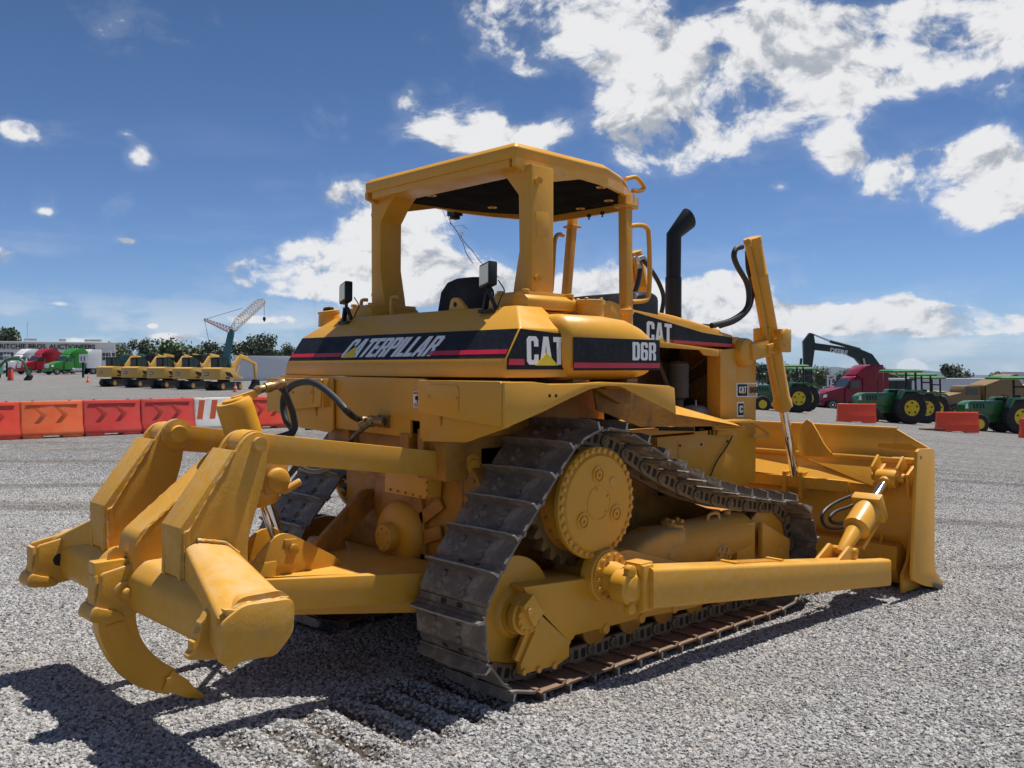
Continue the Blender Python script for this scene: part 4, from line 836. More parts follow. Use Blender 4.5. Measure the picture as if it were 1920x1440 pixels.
# towers
tw = rpoly([(-1.202,1.485),(-1.146,1.5),(-1.097,1.472),(-1.098,1.427),(-1.107,1.295),(-1.153,1.143),(-1.199,1.006),(-1.211,0.908),(-1.192,0.815),(-1.511,0.81),(-1.548,0.833),(-1.539,1.071),(-1.265,1.404),(-1.243,1.444)], [.03, .05, .05, .03, .1, .1, .1, .05, .02, .02, .02, .06, .04, .03], 4)
for s in (-1, 1):
    m = MB(); m.prism(tw, 'y', s*.575, s*.545); m.prism(tw, 'y', s*.405, s*.375)
    o = fin(m, 'tower', YEL2, rip, bevel=.006)
    m = MB(); fl = [(-1.265,1.407),(-1.504,1.062),(-1.539,1.051),(-1.541,0.844)]
    pts = [(x-.012, z) for x, z in fl]
    m.prism([(fl[0][0], fl[0][1]), (fl[1][0]+.01, fl[1][1]), (fl[1][0]+.03, fl[3][1]), (fl[3][0]-.0, fl[3][1]), (fl[2][0]-.005, fl[2][1]+.02), (fl[0][0]-.02, fl[0][1]+.01)], 'y', s*.58, s*.37)
    fin(m, 'tower_flange', YEL2, o, bevel=.006)
    pc = [(-1.149,1.436)][0]; m = MB(); m.cyl((pc[0], s*.60, pc[1]), (pc[0], s*.35, pc[1]), .034, 20); m.lathe((pc[0], s*.40, pc[1]), (0, s, 0), [(0, .055), (.13, .055)], 24)
    if s > 0: m.lathe((pc[0], .375, pc[1]), (0, -1, 0), [(0, .085), (.03, .085), (.035, .05), (.055, .045)], 24)
    fin(m, 'tower_pin', YEL2, o)
def weld(pts, r, parent, n=60):
    P = [Vector(p) for p in pts]; L = [0]
    for a, b in zip(P, P[1:]): L.append(L[-1]+(b-a).length)
    out = []; rnd = random.Random(len(pts)*7+int(L[-1]*100))
    n = max(6, int(L[-1]/.012))
    for k in range(n+1):
        t = L[-1]*k/n; j = max(i for i in range(len(L)-1) if L[i] <= t+1e-9); out.append(P[j].lerp(P[j+1], (t-L[j])/max(1e-9, L[j+1]-L[j]))+Vector((rnd.uniform(-1, 1), rnd.uniform(-1, 1), rnd.uniform(-1, 1)))*.0016)
    m = MB(); m.tube(out, lambda s: r*(1+.16*math.sin(s*n*1.1)), 6, sub=1); return fin(m, 'weld_bead', YEL2, parent, smooth=60)
for s in (-1, 1):
    for yy in (.583, .367):
        weld([(fl[0][0]-.010, s*yy, fl[0][1]+.0), (fl[1][0]+.005, s*yy, fl[1][1]), (fl[2][0]+.012, s*yy, fl[2][1]), (fl[3][0]+.012, s*yy, fl[3][1])], .0055, rip)
weld([(x, -1.112, z) for x, z in [(-1.617,0.778),(-1.523,0.822),(-1.301,0.813)]], .009, rip)
weld([(x, -.585, z) for x, z in [(-1.463,1.012),(-1.33,0.982),(-1.26,0.922)]], .009, rip)
weld([(-1.06, -.103, 1.36), (-1.50, -.103, 1.01), (-1.555, -.103, .93)], .006, rip); weld([(-1.06, .103, 1.36), (-1.50, .103, 1.01), (-1.555, .103, .93)], .006, rip)
# centre rib
rb = [(-0.977,1.378),(-1.487,0.956),(-1.499,0.807),(-1.499,0.728)]
m = MB(); m.prism(rpoly([(-1.00, 1.37), (-1.06, 1.37), (-1.50, 1.02), (-1.55, .98), (-1.57, .90), (-1.57, .72), (-1.36, .72), (-1.30, .88)], [.02, .02, .08, .08, .05, .01, .01, .1], 4), 'y', -.10, .10)
fin(m, 'centre_rib', YEL2, rip, bevel=.012)
# shank pockets
def pocket(y, par):
    m = MB(); o_ = [(-1.715, .808), (-1.50, .85), (-1.40, .85), (-1.40, .60), (-1.60, .58), (-1.68, .575), (-1.735, .59), (-1.75, .64), (-1.725, .70)]
    m.prism(rpoly(o_, .015, 2), 'y', y-.073, y-.045); m.prism(rpoly(o_, .015, 2), 'y', y+.045, y+.073)
    m.box(-1.74, -1.715, y-.046, y+.046, .58, .80); m.box(-1.50, -1.40, y-.046, y+.046, .60, .85); p = fin(m, 'shank_pocket', YEL2, par, bevel=.010)
    m = MB(); m.prism(rpoly([(-1.75, .66), (-1.778, .60), (-1.76, .58), (-1.66, .568), (-1.60, .575), (-1.64, .62), (-1.71, .64)], .02, 2), 'y', y-.086, y+.086); fin(m, 'pocket_lip', YEL2, p, bevel=.01)
    return p
pk = pocket(0, rip); pk2 = pocket(.98, rip)
m = MB(); m.lathe((-1.60, 0.98-.074, .715), (0, -1, 0), [(0, .035), (.001, .034)], 16); fin(m, 'pin_hole', DARK, pk2)
m = MB(); m.lathe((-1.60, -.073, .70), (0, -1, 0), [(0, .06), (.012, .058), (.014, .03), (.06, .03), (.063, .022)], 22); m.cyl((-1.6, .085, .7), (-1.6, .14, .7), .03, 14); fin(m, 'shank_pin', YEL2, pk)
# shank and tooth
def bez(P, n=8):
    out = []
    P = [Vector(p) for p in P]; E = [2*P[0]-P[1]]+P+[2*P[-1]-P[-2]]
    for i in range(1, len(E)-2):
        for k in range(n):
            t = k/n; a, b, c, d = E[i-1:i+3]; v = .5*((2*b)+(c-a)*t+(2*a-5*b+4*c-d)*t*t+(3*b-a-3*c+d)*t**3); out.append(tuple(v))
    out.append(tuple(P[-1])); return out
outer = bez([(-1.721,0.574),(-1.714,0.502),(-1.679,0.411),(-1.634,0.327),(-1.577,0.25),(-1.506,0.195),(-1.43,0.155),(-1.37,0.129)], 3); inner = bez([(-1.332,0.253),(-1.402,0.307),(-1.47,0.382),(-1.515,0.462),(-1.533,0.538),(-1.535,0.582)], 3)
sh = [(-1.735, .86), (-1.735, .60)]+outer+inner+[(-1.535, .60), (-1.545, .86)]
m = MB(); m.prism(sh, 'y', -.042, .042); shank = fin(m, 'ripper_shank', YEL, rip, bevel=.006)
m = MB(); m.prism(rpoly([(-1.689,0.546),(-1.592,0.559),(-1.559,0.454),(-1.554,0.405),(-1.58,0.379),(-1.622,0.398),(-1.662,0.449)], .02, 3), 'y', -.047, -.042); fin(m, 'shank_panel', YEL, shank, bevel=.004)
m = MB(); m.lathe((-1.62, 0, .855), (0, 0, 1), [(0, .01), (.01, .01)], 8); m.prism(rpoly([(-1.66, .85), (-1.65, .90), (-1.62, .925), (-1.59, .90), (-1.56, .865)], .02, 3), 'y', -.012, .012); fin(m, 'shank_eye', YEL, shank)
e = [(-1.411,0.164),(-1.394,0.201),(-1.358,0.256),(-1.276,0.19),(-1.219,0.12),(-1.151,0.055),(-1.16,0.046),(-1.277,0.092)]
m = MB(); c_ = [(x, z) for x, z in e]; cen = Vector((sum(p[0] for p in c_)/8, sum(p[1] for p in c_)/8))
def thick(x): return .055 if x < -1.33 else max(.012, .055*( -1.13-x)/.2)
m.loft([[(x, -thick(x), z) for x, z in c_], [(x, thick(x), z) for x, z in c_]]); tooth = fin(m, 'ripper_tooth', YEL, shank, bevel=.004)
e = [(-1.379,0.211)][0]; m = MB(); m.lathe((e[0], -.055, e[1]), (0, -1, 0), [(0, .016), (.01, .015)], 8); fin(m, 'tooth_pin', YEL, tooth)
# upper links
for s in (-1, 1):
    m = MB(); a = Vector(([(-1.149,1.436)][0][0], s*.47, 1.415)); b = Vector((.20, s*.50, 1.225))
    m.bar(a, b, .09, .145); m.lathe(a+Vector((0, -.06, 0)), (0, 1, 0), [(0, .085), (.12, .085)], 24); m.lathe(b+Vector((0, -.07, 0)), (0, 1, 0), [(0, .095), (.14, .095)], 24); lk = fin(m, 'ripper_link', YEL, rip, bevel=.004)
    m = MB(); m.lathe(b+Vector((0, s*.07, 0)), (0, s, 0), [(0, .075), (.03, .075), (.035, .05), (.05, .045)], 24); m.box(b.x+.07, b.x+.3, s*.42, s*.60, 1.09, 1.33); fin(m, 'link_pin', YEL, lk)
# ripper cylinder
a = Vector((*[([(-0.992,1.627)][0][0])], 0, [(-0.992,1.627)][0][1])); b = Vector((-.80, 0, 1.06)); c = Vector((-.72, 0, .83)); d = (b-a).normalized()
m = MB(); m.lathe(a, d, [(0, .05), (.0, .088), (.015, .096), (.045, .098), (.5, .098), (.51, .108), (.56, .11), (.57, .085), (.60, .08)], 30)
m.lathe(a, -d, [(-.01, .06), (.012, .055), (.014, .03)], 20); rc = fin(m, 'ripper_cylinder', YEL, rip, smooth=40)
m = MB(); mid = a+d*.46; m.box(mid.x-.02, mid.x+.12, -.115, .115, mid.z-.08, mid.z+.12); m.lathe((mid.x+.05, -.115, mid.z), (0, -1, 0), [(0, .07), (.03, .065), (.04, .04)], 20); m.cyl((mid.x+.14, -.02, mid.z-.08), (mid.x+.24, -.04, mid.z-.03), .022, 10); fin(m, 'trunnion_block', YEL2, rc, bevel=.02)
m = MB(); m.cyl(b-d*.05, c, .042, 20); fin(m, 'piston_rod', CHROME, rc)
fit = [(-0.914,0,1.645),(-0.857,0,1.664),(-0.802,0,1.684)]
m = MB(); m.bar(a+Vector((0, 0, .0)), Vector(fit[1]), .03, .04); m.cyl(fit[0], fit[2], .013, 10); fin(m, 'port_pipe', YEL, rc)
f2 = [(-0.863,0,1.679),(-0.719,0,1.71)]; v0, v1 = Vector(f2[0]), Vector(f2[1]); dv = (v1-v0)
m = MB(); m.lathe(v0, dv, [(0, .02), (.02, .028), (.03, .022), (.06, .022), (.065, .030), (.10, .030), (.105, .024), (.15, .026), (.155, .03), (.18, .03), (.185, .018)], 12); fin(m, 'hose_fitting', BRASS, rc)
def path3(pts): return [p for p in pts]
hA = [(-0.719,0,1.704),(-0.683,0,1.673),(-0.653,0,1.609),(-0.626,0,1.533),(-0.63,0,1.442)]+[(-.78, .02, 1.40)]
hB = [(-0.35,0.484,1.397),(-0.35,0.562,1.468),(-0.35,0.601,1.551),(-0.35,0.581,1.637),(-0.35,0.488,1.695),(-0.35,0.316,1.72),(-0.35,0.163,1.696),(-0.35,-0.011,1.623),(-0.35,-0.134,1.552)]+[(-0.16,0.039,1.495),(-0.16,-0.062,1.486)]
m = MB(); m.tube(hA, .019, 10, sub=5); fin(m, 'hydraulic_hose', BLACK, rc)
m = MB(); m.tube([(-.72, .05, 1.36)]+hB, .021, 10, sub=5); fin(m, 'hydraulic_hose', BLACK, rc)
hC = [(-0.16,-0.096,1.478),(-0.16,-0.017,1.442),(-0.16,0.062,1.4),(-0.16,0.138,1.34)]+[(-0.4,-0.143,1.278),(-0.4,-0.001,1.212),(-0.4,0.146,1.184),(-0.4,0.28,1.196),(-0.4,0.38,1.241),(-0.4,0.425,1.294)]
m = MB(); m.tube(hC, .016, 10, sub=5); fin(m, 'hydraulic_hose', mat('grey braided hose', (.12, .12, .10), .35, .5), rc)
hD = [(-0.55,0.258,1.145),(-0.55,0.165,1.185),(-0.55,0.086,1.247)]
m = MB(); m.tube(hD, .018, 10, sub=4); fin(m, 'hydraulic_hose', BLACK, rc)
# drawbar frame
pl = [(-0.872,-0.136),(-0.779,0.122),(-0.623,0.335),(-0.399,0.338),(-0.25,0.064),(-0.227,-0.209),(-0.124,-0.505),(-0.238,-0.654)]
m = MB(); topf = [(-.85, -.13), (-.85, .13), (-.15, .62), (.05, .62), (.05, -.62), (-.15, -.62)]
m.prism(topf, 'z', .645, .665); frm = fin(m, 'drawbar_frame', YEL, bevel=.005)
m = MB()
for s in (-1, 1): m.raw([(-.85, s*.14, .665), (-.12, s*.64, .665), (-.12, s*.64, .44), (-.85, s*.14, .46), (-.85, s*.11, .665), (-.12, s*.61, .665), (-.12, s*.61, .44), (-.85, s*.11, .46)], [(0, 1, 2, 3), (7, 6, 5, 4), (0, 4, 5, 1), (3, 2, 6, 7), (0, 3, 7, 4), (1, 5, 6, 2)])
m.box(-.14, .15, -.66, .66, .42, .60); m.box(-1.35, -.80, -.12, -.09, .55, .75); m.box(-1.35, -.8, .09, .12, .55, .75)
fin(m, 'frame_beam', YEL, frm, bevel=.008)
for s in (-1, 1):
    m = MB(); m.prism(rpoly([(-.98, .66), (-.95, .74), (-.86, .84), (-.78, .895), (-.71, .885), (-.44, .73), (-.36, .665)], [.02, .03, .05, .05, .05, .03, .01], 3), 'y', s*.115, s*.09); o = fin(m, 'gusset', YEL, frm, bevel=.005)
m = MB(); m.prism([(-0.754,0.859),(-0.681,0.856),(-0.665,0.782),(-0.748,0.776)], 'y', -.125, -.115); m.cyl((-.70, -.14, .80), (-.70, .14, .80), .03, 14); fin(m, 'gusset_plate', YEL, frm, bevel=.003)
m = MB(); m.lathe((-.715, -.13, .815), (0, -1, 0), [(0, .014), (.001, .013)], 10); fin(m, 'pin_hole', DARK, frm)
for s in (1,):
    m = MB(); m.prism([(-.36, .66), (-.33, .74), (-.27, .76), (.04, 1.02), (.12, 1.02), (.12, .90), (-.10, .72), (-.08, .66)], 'y', s*.30-.02, s*.30+.02); m.lathe((-.29, s*.30-.06, .715), (0, 1, 0), [(0, .045), (.12, .045)], 16); fin(m, 'frame_lug', YELD, frm, bevel=.006)
# lower parallelogram from beam to frame
m = MB()
for s in (-1, 1): m.bar((-1.30, s*.47, .70), (-.10, s*.60, .58), .07, .16)
fin(m, 'lower_link', YEL, frm, bevel=.006)
# ================================================================ GROUND
CX, CY = -3.316, -4.644
FX, FY = cos(YAW), sin(YAW); RX, RY = sin(YAW), -cos(YAW)
def DR(x, y): return (x-CX)*FX+(y-CY)*FY, (x-CX)*RX+(y-CY)*RY
def XY(D, r): return CX+FX*D+RX*r, CY+FY*D+RY*r
def sst(a, b, x):
    t = max(0., min(1., (x-a)/(b-a))); return t*t*(3-2*t)
def terrain(D, r):
    s = max(0., r-4.); z = -.077*(s*s/(s+2.)) if s > 0 else 0.
    z = max(z, -2.6)+GZ0
    z += .0135*max(0., min(D, 150.)-75.)*sst(0, -15, r)
    z -= .03*max(0., D-135.)*sst(.15, .30, r/max(D, 1.)) if D > 135 else 0
    return z
def gz(x, y): return terrain(*DR(x, y))
hsh = lambda a, b: (math.sin(a*12.9898+b*78.233)*43758.5453) % 1.
def vnoise(x, y):
    i, j = math.floor(x), math.floor(y); u, v = x-i, y-j; u = u*u*(3-2*u); v = v*v*(3-2*v)
    return (hsh(i, j)*(1-u)+hsh(i+1, j)*u)*(1-v)+(hsh(i, j+1)*(1-u)+hsh(i+1, j+1)*u)*v
def mud(x, y):
    """bare disturbed soil: grouser prints behind the right track and scuffed patches"""
    w = 0.
    for (a, b, ra, rb) in ((-.55, -.55, .30, .22), (3.9, -2.3, .5, .3), (-1.0, -1.9, .35, .2)):
        d = ((x-a)/ra)**2+((y-b)/rb)**2
        if d < 2: w = max(w, sst(1.5, .3, d+.9*vnoise(x*9, y*9))*.8*vnoise(x*14+3, y*14))
    if -1.75 < x < .05 and -1.5 < y < -.42:
        ph = ((x+.03*vnoise(y*6, 3))/.203) % 1.
        band = sst(-.45, -.60, y)*sst(-1.42, -1.2, y)*sst(-1.75, -1.1, x)
        w = max(w, band*sst(.36, .16, abs(ph-.5))*(.55+.9*vnoise(x*5, y*5)))
    return min(1., w)
def micro(x, y):
    z = .018*(vnoise(x*1.7, y*1.7)-.5)+.012*(vnoise(x*5, y*5)-.5)
    z -= .035*mud(x, y)
    if -1.75 < x < .05 and -1.5 < y < -.42:
        ph = (x/.203) % 1.; z += .016*sst(.5, .2, min(ph, 1-ph)*1.2)*sst(-.45, -.6, y)*sst(-1.45, -1.25, y)*sst(-1.75, -1.1, x)
    if .0 < x < 2.95 and .60 < abs(y) < 1.28: z = min(z, .0)-.03
    d = math.hypot(x-3.25, (y+1.0)*.7); z += .05*math.exp(-(d/.25)**2)
    return z
def axis(a, b, step, far, grow):
    c = []; v = a
    while v < b: c.append(v); v += step
    c.append(b); s = step; v = b
    while v < far: s *= grow; v += s; c.append(v)
    s = step; v = a; lo = []
    while v > -far: s *= grow; v -= s; lo.append(v)
    return lo[::-1]+c
Ds = axis(2.4, 12.5, .05, 13000, 1.16); Rs = axis(-6.5, 6.5, .05, 13000, 1.16)
vs = []; nearD = lambda D, r: sst(18, 11, D)*sst(9, 6.5, abs(r))
for D in Ds:
    for r in Rs:
        x, y = XY(D, r); z = terrain(D, r); k = nearD(D, r)
        if k > 0 and D > 1: z += micro(x, y)*k
        vs.append((x, y, z))
nr = len(Rs); fs = [(i*nr+j, i*nr+j+1, (i+1)*nr+j+1, (i+1)*nr+j) for i in range(len(Ds)-1) for j in range(nr-1)]
def yard_tone(q, P, c):
    """dusty fines, compacted lanes and darker wheel marks, the same for the ground and its loose stones"""
    a = q.vmath('DOT_PRODUCT', P, (RX*.10, RY*.10, 0), out=1); b = q.vmath('DOT_PRODUCT', P, (FX*1.15, FY*1.15, 0), out=1)
    cb = q.n.new('ShaderNodeCombineXYZ'); q.l.new(a, cb.inputs[0]); q.l.new(b, cb.inputs[1])
    st = q.ramp(q.noise(cb.outputs[0], 1., 6., .62), .46, .64, 0, .72)
    out = q.math('MULTIPLY', st, q.ramp(q.vmath('DISTANCE', P, (CX, CY, 0), out=1), 5, 11, .25, 1.))
    c = q.mix(out, c, q.mix(q.noise(P, 14., 4.), (.10, .09, .08), (.24, .22, .20)))
    return q.mix(q.ramp(q.noise(P, .33, 5., .62), .52, .74, 0, .45), c, (.33, .285, .24))
def ground_mat():
    m = bpy.data.materials.new('gravel ground'); m.use_nodes = True; q = NT(m.node_tree); b = q.n['Principled BSDF']
    g = q.n.new('ShaderNodeNewGeometry'); P = g.outputs['Position']
    v1 = q.add('ShaderNodeTexVoronoi', Vector=P, Scale=42.); v2 = q.add('ShaderNodeTexVoronoi', Vector=P, Scale=24.)
    s1 = q.n.new('ShaderNodeSeparateColor'); q.l.new(v1.outputs['Color'], s1.inputs[0]); s2 = q.n.new('ShaderNodeSeparateColor'); q.l.new(v2.outputs['Color'], s2.inputs[0])
    tone = q.math('ADD', q.math('MULTIPLY', s1.outputs[0], .6), q.math('MULTIPLY', s2.outputs[0], .4))
    c = q.mix(tone, GRAVEL_D, GRAVEL_L)
    gap = q.ramp(v1.outputs['Distance'], .25, .75); c = q.mix(q.math('MULTIPLY', gap, .75), c, (.07, .068, .066))
    c = yard_tone(q, P, c)
    mot = q.ramp(q.noise(P, 7., 6., .7), .36, .66, .62, 1.15); mm = q.n.new('ShaderNodeVectorMath'); mm.operation = 'SCALE'; q.l.new(c, mm.inputs[0]); q.l.new(mot, mm.inputs['Scale']); c = mm.outputs[0]  # random mottling; its dark blotches also paint in shadowing among the flat far gravel
    at = q.n.new('ShaderNodeAttribute'); at.attribute_name = 'mud'
    c = q.mix(at.outputs['Fac'], c, q.mix(q.noise(P, 30., 4.), (.035, .024, .018), (.10, .075, .055)))
    # past the yard: dry grass and scrub
    cam_d = q.vmath('DISTANCE', P, (CX, CY, 0), out=1); far = q.ramp(cam_d, 190, 260)
    c = q.mix(far, c, q.mix(q.noise(P, .01, 5.), (.10, .12, .05), (.20, .18, .10)))
    q.l.new(c, b.inputs['Base Color']); b.inputs['Roughness'].default_value = .9; b.inputs['Specular IOR Level'].default_value = .2
    hgt = q.math('SUBTRACT', q.math('MULTIPLY', q.noise(P, 9., 3.), .6), q.math('ADD', q.math('MULTIPLY', v1.outputs['Distance'], .9), q.math('MULTIPLY', v2.outputs['Distance'], .5)))
    bn = q.n.new('ShaderNodeBump'); bn.inputs['Strength'].default_value = .9; bn.inputs['Distance'].default_value = .03; q.l.new(hgt, bn.inputs['Height']); q.l.new(bn.outputs[0], b.inputs['Normal'])
    return m
GM = ground_mat()
g = MB(); g.v = vs; g.f = fs; g.m = [0]*len(fs); ground = g.build('ground', GM, None, fix=False, smooth=0)
ground.data.polygons.foreach_set('use_smooth', [True]*len(fs))
at = ground.data.attributes.new('mud', 'FLOAT', 'POINT'); at.data.foreach_set('value', [mud(x, y) if abs(x) < 2 and abs(y) < 2 else 0. for x, y, z in vs])
tag(ground, kind='structure')
# loose stones near the camera, every one real geometry
gd = MB(); idx = {}; dens = []
I = [i for i, D in enumerate(Ds) if 2.2 < D < 21]; J = [j for j, r in enumerate(Rs) if -14 < r < 14]
for i in I:
    for j in J: idx[(i, j)] = len(gd.v); x, y, z = vs[i*nr+j]; gd.v.append((x, y, z)); D, r = Ds[i], Rs[j]; dens.append(STONES*sst(20, 9, D)*(1 if abs(r) < .62*D+1.6 else 0)*(1-mud(x, y))*(.65+.5*vnoise(x*2, y*2)))
for i in I[:-1]:
    for j in J[:-1]: gd.f.append((idx[i, j], idx[i, j+1], idx[i+1, j+1], idx[i+1, j]))
gd.m = [0]*len(gd.f)
def stone_mat():
    m = bpy.data.materials.new('grey crushed stone'); m.use_nodes = True; q = NT(m.node_tree); b = q.n['Principled BSDF']
    at = q.n.new('ShaderNodeAttribute'); at.attribute_type = 'INSTANCER'; at.attribute_name = 'tone'; t = at.outputs['Fac']
    c = q.mix(t, GRAVEL_D, GRAVEL_L); c = q.mix(q.ramp(t, .93, .99), c, (.46, .40, .34)); c = q.mix(q.ramp(t, .08, .02), c, (.10, .095, .09))
    g = q.n.new('ShaderNodeNewGeometry'); c = yard_tone(q, g.outputs['Position'], c)
    q.l.new(c, b.inputs['Base Color']); b.inputs['Roughness'].default_value = .82; b.inputs['Specular IOR Level'].default_value = .3; return m
def scatter(o, mt):
    gt = bpy.data.node_groups.new('scatter stones', 'GeometryNodeTree'); gt.interface.new_socket('Geometry', in_out='INPUT', socket_type='NodeSocketGeometry'); gt.interface.new_socket('Geometry', in_out='OUTPUT', socket_type='NodeSocketGeometry')
    N = gt.nodes; L = gt.links; gi = N.new('NodeGroupInput'); go = N.new('NodeGroupOutput')
    ds = N.new('GeometryNodeDistributePointsOnFaces'); L.new(gi.outputs[0], ds.inputs['Mesh'])
    na = N.new('GeometryNodeInputNamedAttribute'); na.data_type = 'FLOAT'; na.inputs['Name'].default_value = 'dens'; L.new(na.outputs[0], ds.inputs['Density'])
    join = N.new('GeometryNodeJoinGeometry')
    for k in range(5):
        ic = N.new('GeometryNodeMeshIcoSphere'); ic.inputs['Radius'].default_value = 1.; ic.inputs['Subdivisions'].default_value = 2 if k < 2 else 1
        sp = N.new('GeometryNodeSetPosition'); L.new(ic.outputs[0], sp.inputs['Geometry'])
        ns = N.new('ShaderNodeTexNoise'); ns.noise_dimensions = '4D'; ns.inputs['W'].default_value = k*7.3; ns.inputs['Scale'].default_value = .95; ns.inputs['Detail'].default_value = 1.5
        sub = N.new('ShaderNodeVectorMath'); sub.operation = 'SUBTRACT'; sub.inputs[1].default_value = (.5, .5, .5); L.new(ns.outputs['Color'], sub.inputs[0])
        sc = N.new('ShaderNodeVectorMath'); sc.operation = 'SCALE'; sc.inputs['Scale'].default_value = 2.6; L.new(sub.outputs[0], sc.inputs[0]); L.new(sc.outputs[0], sp.inputs['Offset'])
        tr = N.new('GeometryNodeTransform'); tr.inputs['Scale'].default_value = (1.15, .8+.08*k, .62+.05*k); L.new(sp.outputs[0], tr.inputs[0])
        ti = N.new('GeometryNodeGeometryToInstance'); L.new(tr.outputs[0], ti.inputs[0]); L.new(ti.outputs[0], join.inputs[0])
    iop = N.new('GeometryNodeInstanceOnPoints'); L.new(ds.outputs['Points'], iop.inputs['Points']); L.new(join.outputs[0], iop.inputs['Instance']); iop.inputs['Pick Instance'].default_value = True
    rr = N.new('FunctionNodeRandomValue'); rr.data_type = 'FLOAT_VECTOR'; rr.inputs[0].default_value = (-.6, -.6, 0); rr.inputs[1].default_value = (.6, .6, 6.28); L.new(rr.outputs[0], iop.inputs['Rotation'])
    rs = N.new('FunctionNodeRandomValue'); rs.data_type = 'FLOAT'; rs.inputs[2].default_value = .0052; rs.inputs[3].default_value = .0135; rs.inputs['Seed'].default_value = 5; L.new(rs.outputs[1], iop.inputs['Scale'])
    st = N.new('GeometryNodeStoreNamedAttribute'); st.data_type = 'FLOAT'; st.domain = 'INSTANCE'; st.inputs['Name'].default_value = 'tone'
    rt = N.new('FunctionNodeRandomValue'); rt.data_type = 'FLOAT'; rt.inputs['Seed'].default_value = 9
    L.new(iop.outputs[0], st.inputs['Geometry']); L.new(rt.outputs[1], st.inputs['Value'])
    sm = N.new('GeometryNodeSetMaterial'); sm.inputs['Material'].default_value = mt; L.new(st.outputs[0], sm.inputs[0]); L.new(sm.outputs[0], go.inputs[0])
    md = o.modifiers.new('stones', 'NODES'); md.node_group = gt
STM = stone_mat(); gr = gd.build('gravel', STM, None, fix=False, smooth=0)
at = gr.data.attributes.new('dens', 'FLOAT', 'POINT'); at.data.foreach_set('value', dens)
scatter(gr, STM); tag(gr, 'loose grey crushed stone covering the yard around the bulldozer', 'gravel', kind='stuff')
# ================================================================ THE YARD AROUND IT
def place(o, x, y, rz=0., dz=0.): o.location = (x, y, gz(x, y)+dz); o.rotation_euler = (0, 0, rz); return o
def part(mb, name, mats, parent, **kw): return mb.build(name, mats, parent, **kw)
ORA = mat('orange red plastic', (.70, .055, .022), .45, var=.14, vscale=2.5, bump=.12, bscale=20, dirt=(.55, .16, .08), dirtamt=.35)
ORA2 = mat('faded orange plastic', (.78, .13, .03), .5, var=.12, vscale=2.5, bump=.12, bscale=20, dirt=(.6, .25, .12), dirtamt=.4)
WPL = mat('white plastic', (.72, .70, .66), .45, var=.08, dirt=(.45, .40, .33), dirtamt=.5)
def barrier(L, H, m, striped=False, chevrons=True):
    W0, W1 = .24, .10
    b = MB(); prof = lambda k: [(-k*W0, .06), (-k*W0, .16), (-k*.15, .34), (-k*W1, H-.06), (-k*W1+.02*k, H)]
    p = prof(1)+[(-y, z) for y, z in prof(1)[::-1]]
    b.prism(p, 'x', -L/2+.02, L/2-.02); b.prism([(y*.97, z) for y, z in p], 'x', -L/2, -L/2+.02); b.prism([(y*.97, z) for y, z in p], 'x', L/2-.02, L/2)
    for x0, x1 in ((-L/2+.02, -L*.16), (L*.16, L/2-.02)): b.box(x0, x1, -W0+.01, W0-.01, .0, .07)
    body = part(b, 'water_barrier', m, None, bevel=.018)
    def face(y, z): return y
    f = MB(); N_ = Vector((0, -1, .08)).normalized(); V_ = Vector((0, .094, 1)).normalized()
    base = Vector((0, -.15, .34))
    hh = H-.06-.34
    if chevrons:
        for cx in (-L*.17, L*.17):
            pts = [(cx-.19, .03), (cx-.06, .03), (cx+.13, hh*.46), (cx-.08, hh*.9), (cx-.22, hh*.9), (cx-.02, hh*.46)]
            q = MB(); plate_on(q, [pts], base, (1, 0, 0), V_, N_, -.03, .0035); part(q, 'chevron', m, body, bevel=.004)
        q = MB(); q.bar((-L/2+.12, -.105, H-.09), (L/2-.12, -.105, H-.09), .02, .02); part(q, 'top_ledge', m, body, bevel=.004)
    if striped:
        n = 4; w = L/(2*n)
        for k in range(n):
            x0 = -L/2+.05+k*2*w; q = MB()
            plate_on(q, [[(x0, 0), (x0+w*.9, 0), (min(L/2-.02, x0+w*1.4), hh), (x0+w*.5, hh)]], base, (1, 0, 0), V_, N_, -.02, .004); part(q, 'orange_stripe', ORA2, body, smooth=0)
    for x in (-L*.3, L*.3):
        q = MB(); q.cyl((x, 0, H-.005), (x, 0, H+.015), .035, 10); part(q, 'filler_cap', BLACK, body)
    return body
L0 = 1.47
kinds = ['r', 'r', 'f', 'r2', 'r2', 's', 'r', 's2', 'r']
BAR = {'r': (ORA, 0), 'r2': (mat('pinkish red plastic', (.62, .05, .035), .45, var=.14, vscale=2, dirt=(.5, .13, .09), dirtamt=.4, bump=.1), 0), 'f': (ORA2, 0), 's': (WPL, 1), 's2': (WPL, 1)}
lab = ['red plastic barrier cut by the left edge of the photo', 'red plastic barrier cut off by the left edge of the photo', 'faded orange barrier, first whole one from the left edge', 'pinkish red barrier right of the faded orange one', 'pinkish red barrier left of the white striped one',
       'white barrier with orange stripes behind the ripper cylinder', 'red barrier seen through the ripper hoses', 'white barrier with orange stripes under the rear panel', 'red barrier hidden behind the left crawler track']
A0 = Vector(XY(22.9, (36-960)/1723*22.9)); A1 = Vector(XY(27.6, (546-960)/1723*27.6))
dirv = (A1-A0).normalized(); ang = math.atan2(dirv.y, dirv.x); step = (A1-A0).length/5.05
protos = {}
for k, kd in enumerate(kinds):
    if k == 0: continue
    c = A0+dirv*step*(k-.5-1+.0)
    key = kd[0] if kd != 'r2' else 'r2'
    if k == 7: key = 's'
    if key not in protos: protos[key] = o = barrier(step-.015, .93, BAR[key][0], BAR[key][1], not BAR[key][1])
    else: o = copy_tree(protos[key])
    tag(o, lab[k], 'barrier', 'water filled plastic barriers in a row'); place(o, c.x, c.y, ang+random.uniform(-.02, .02))
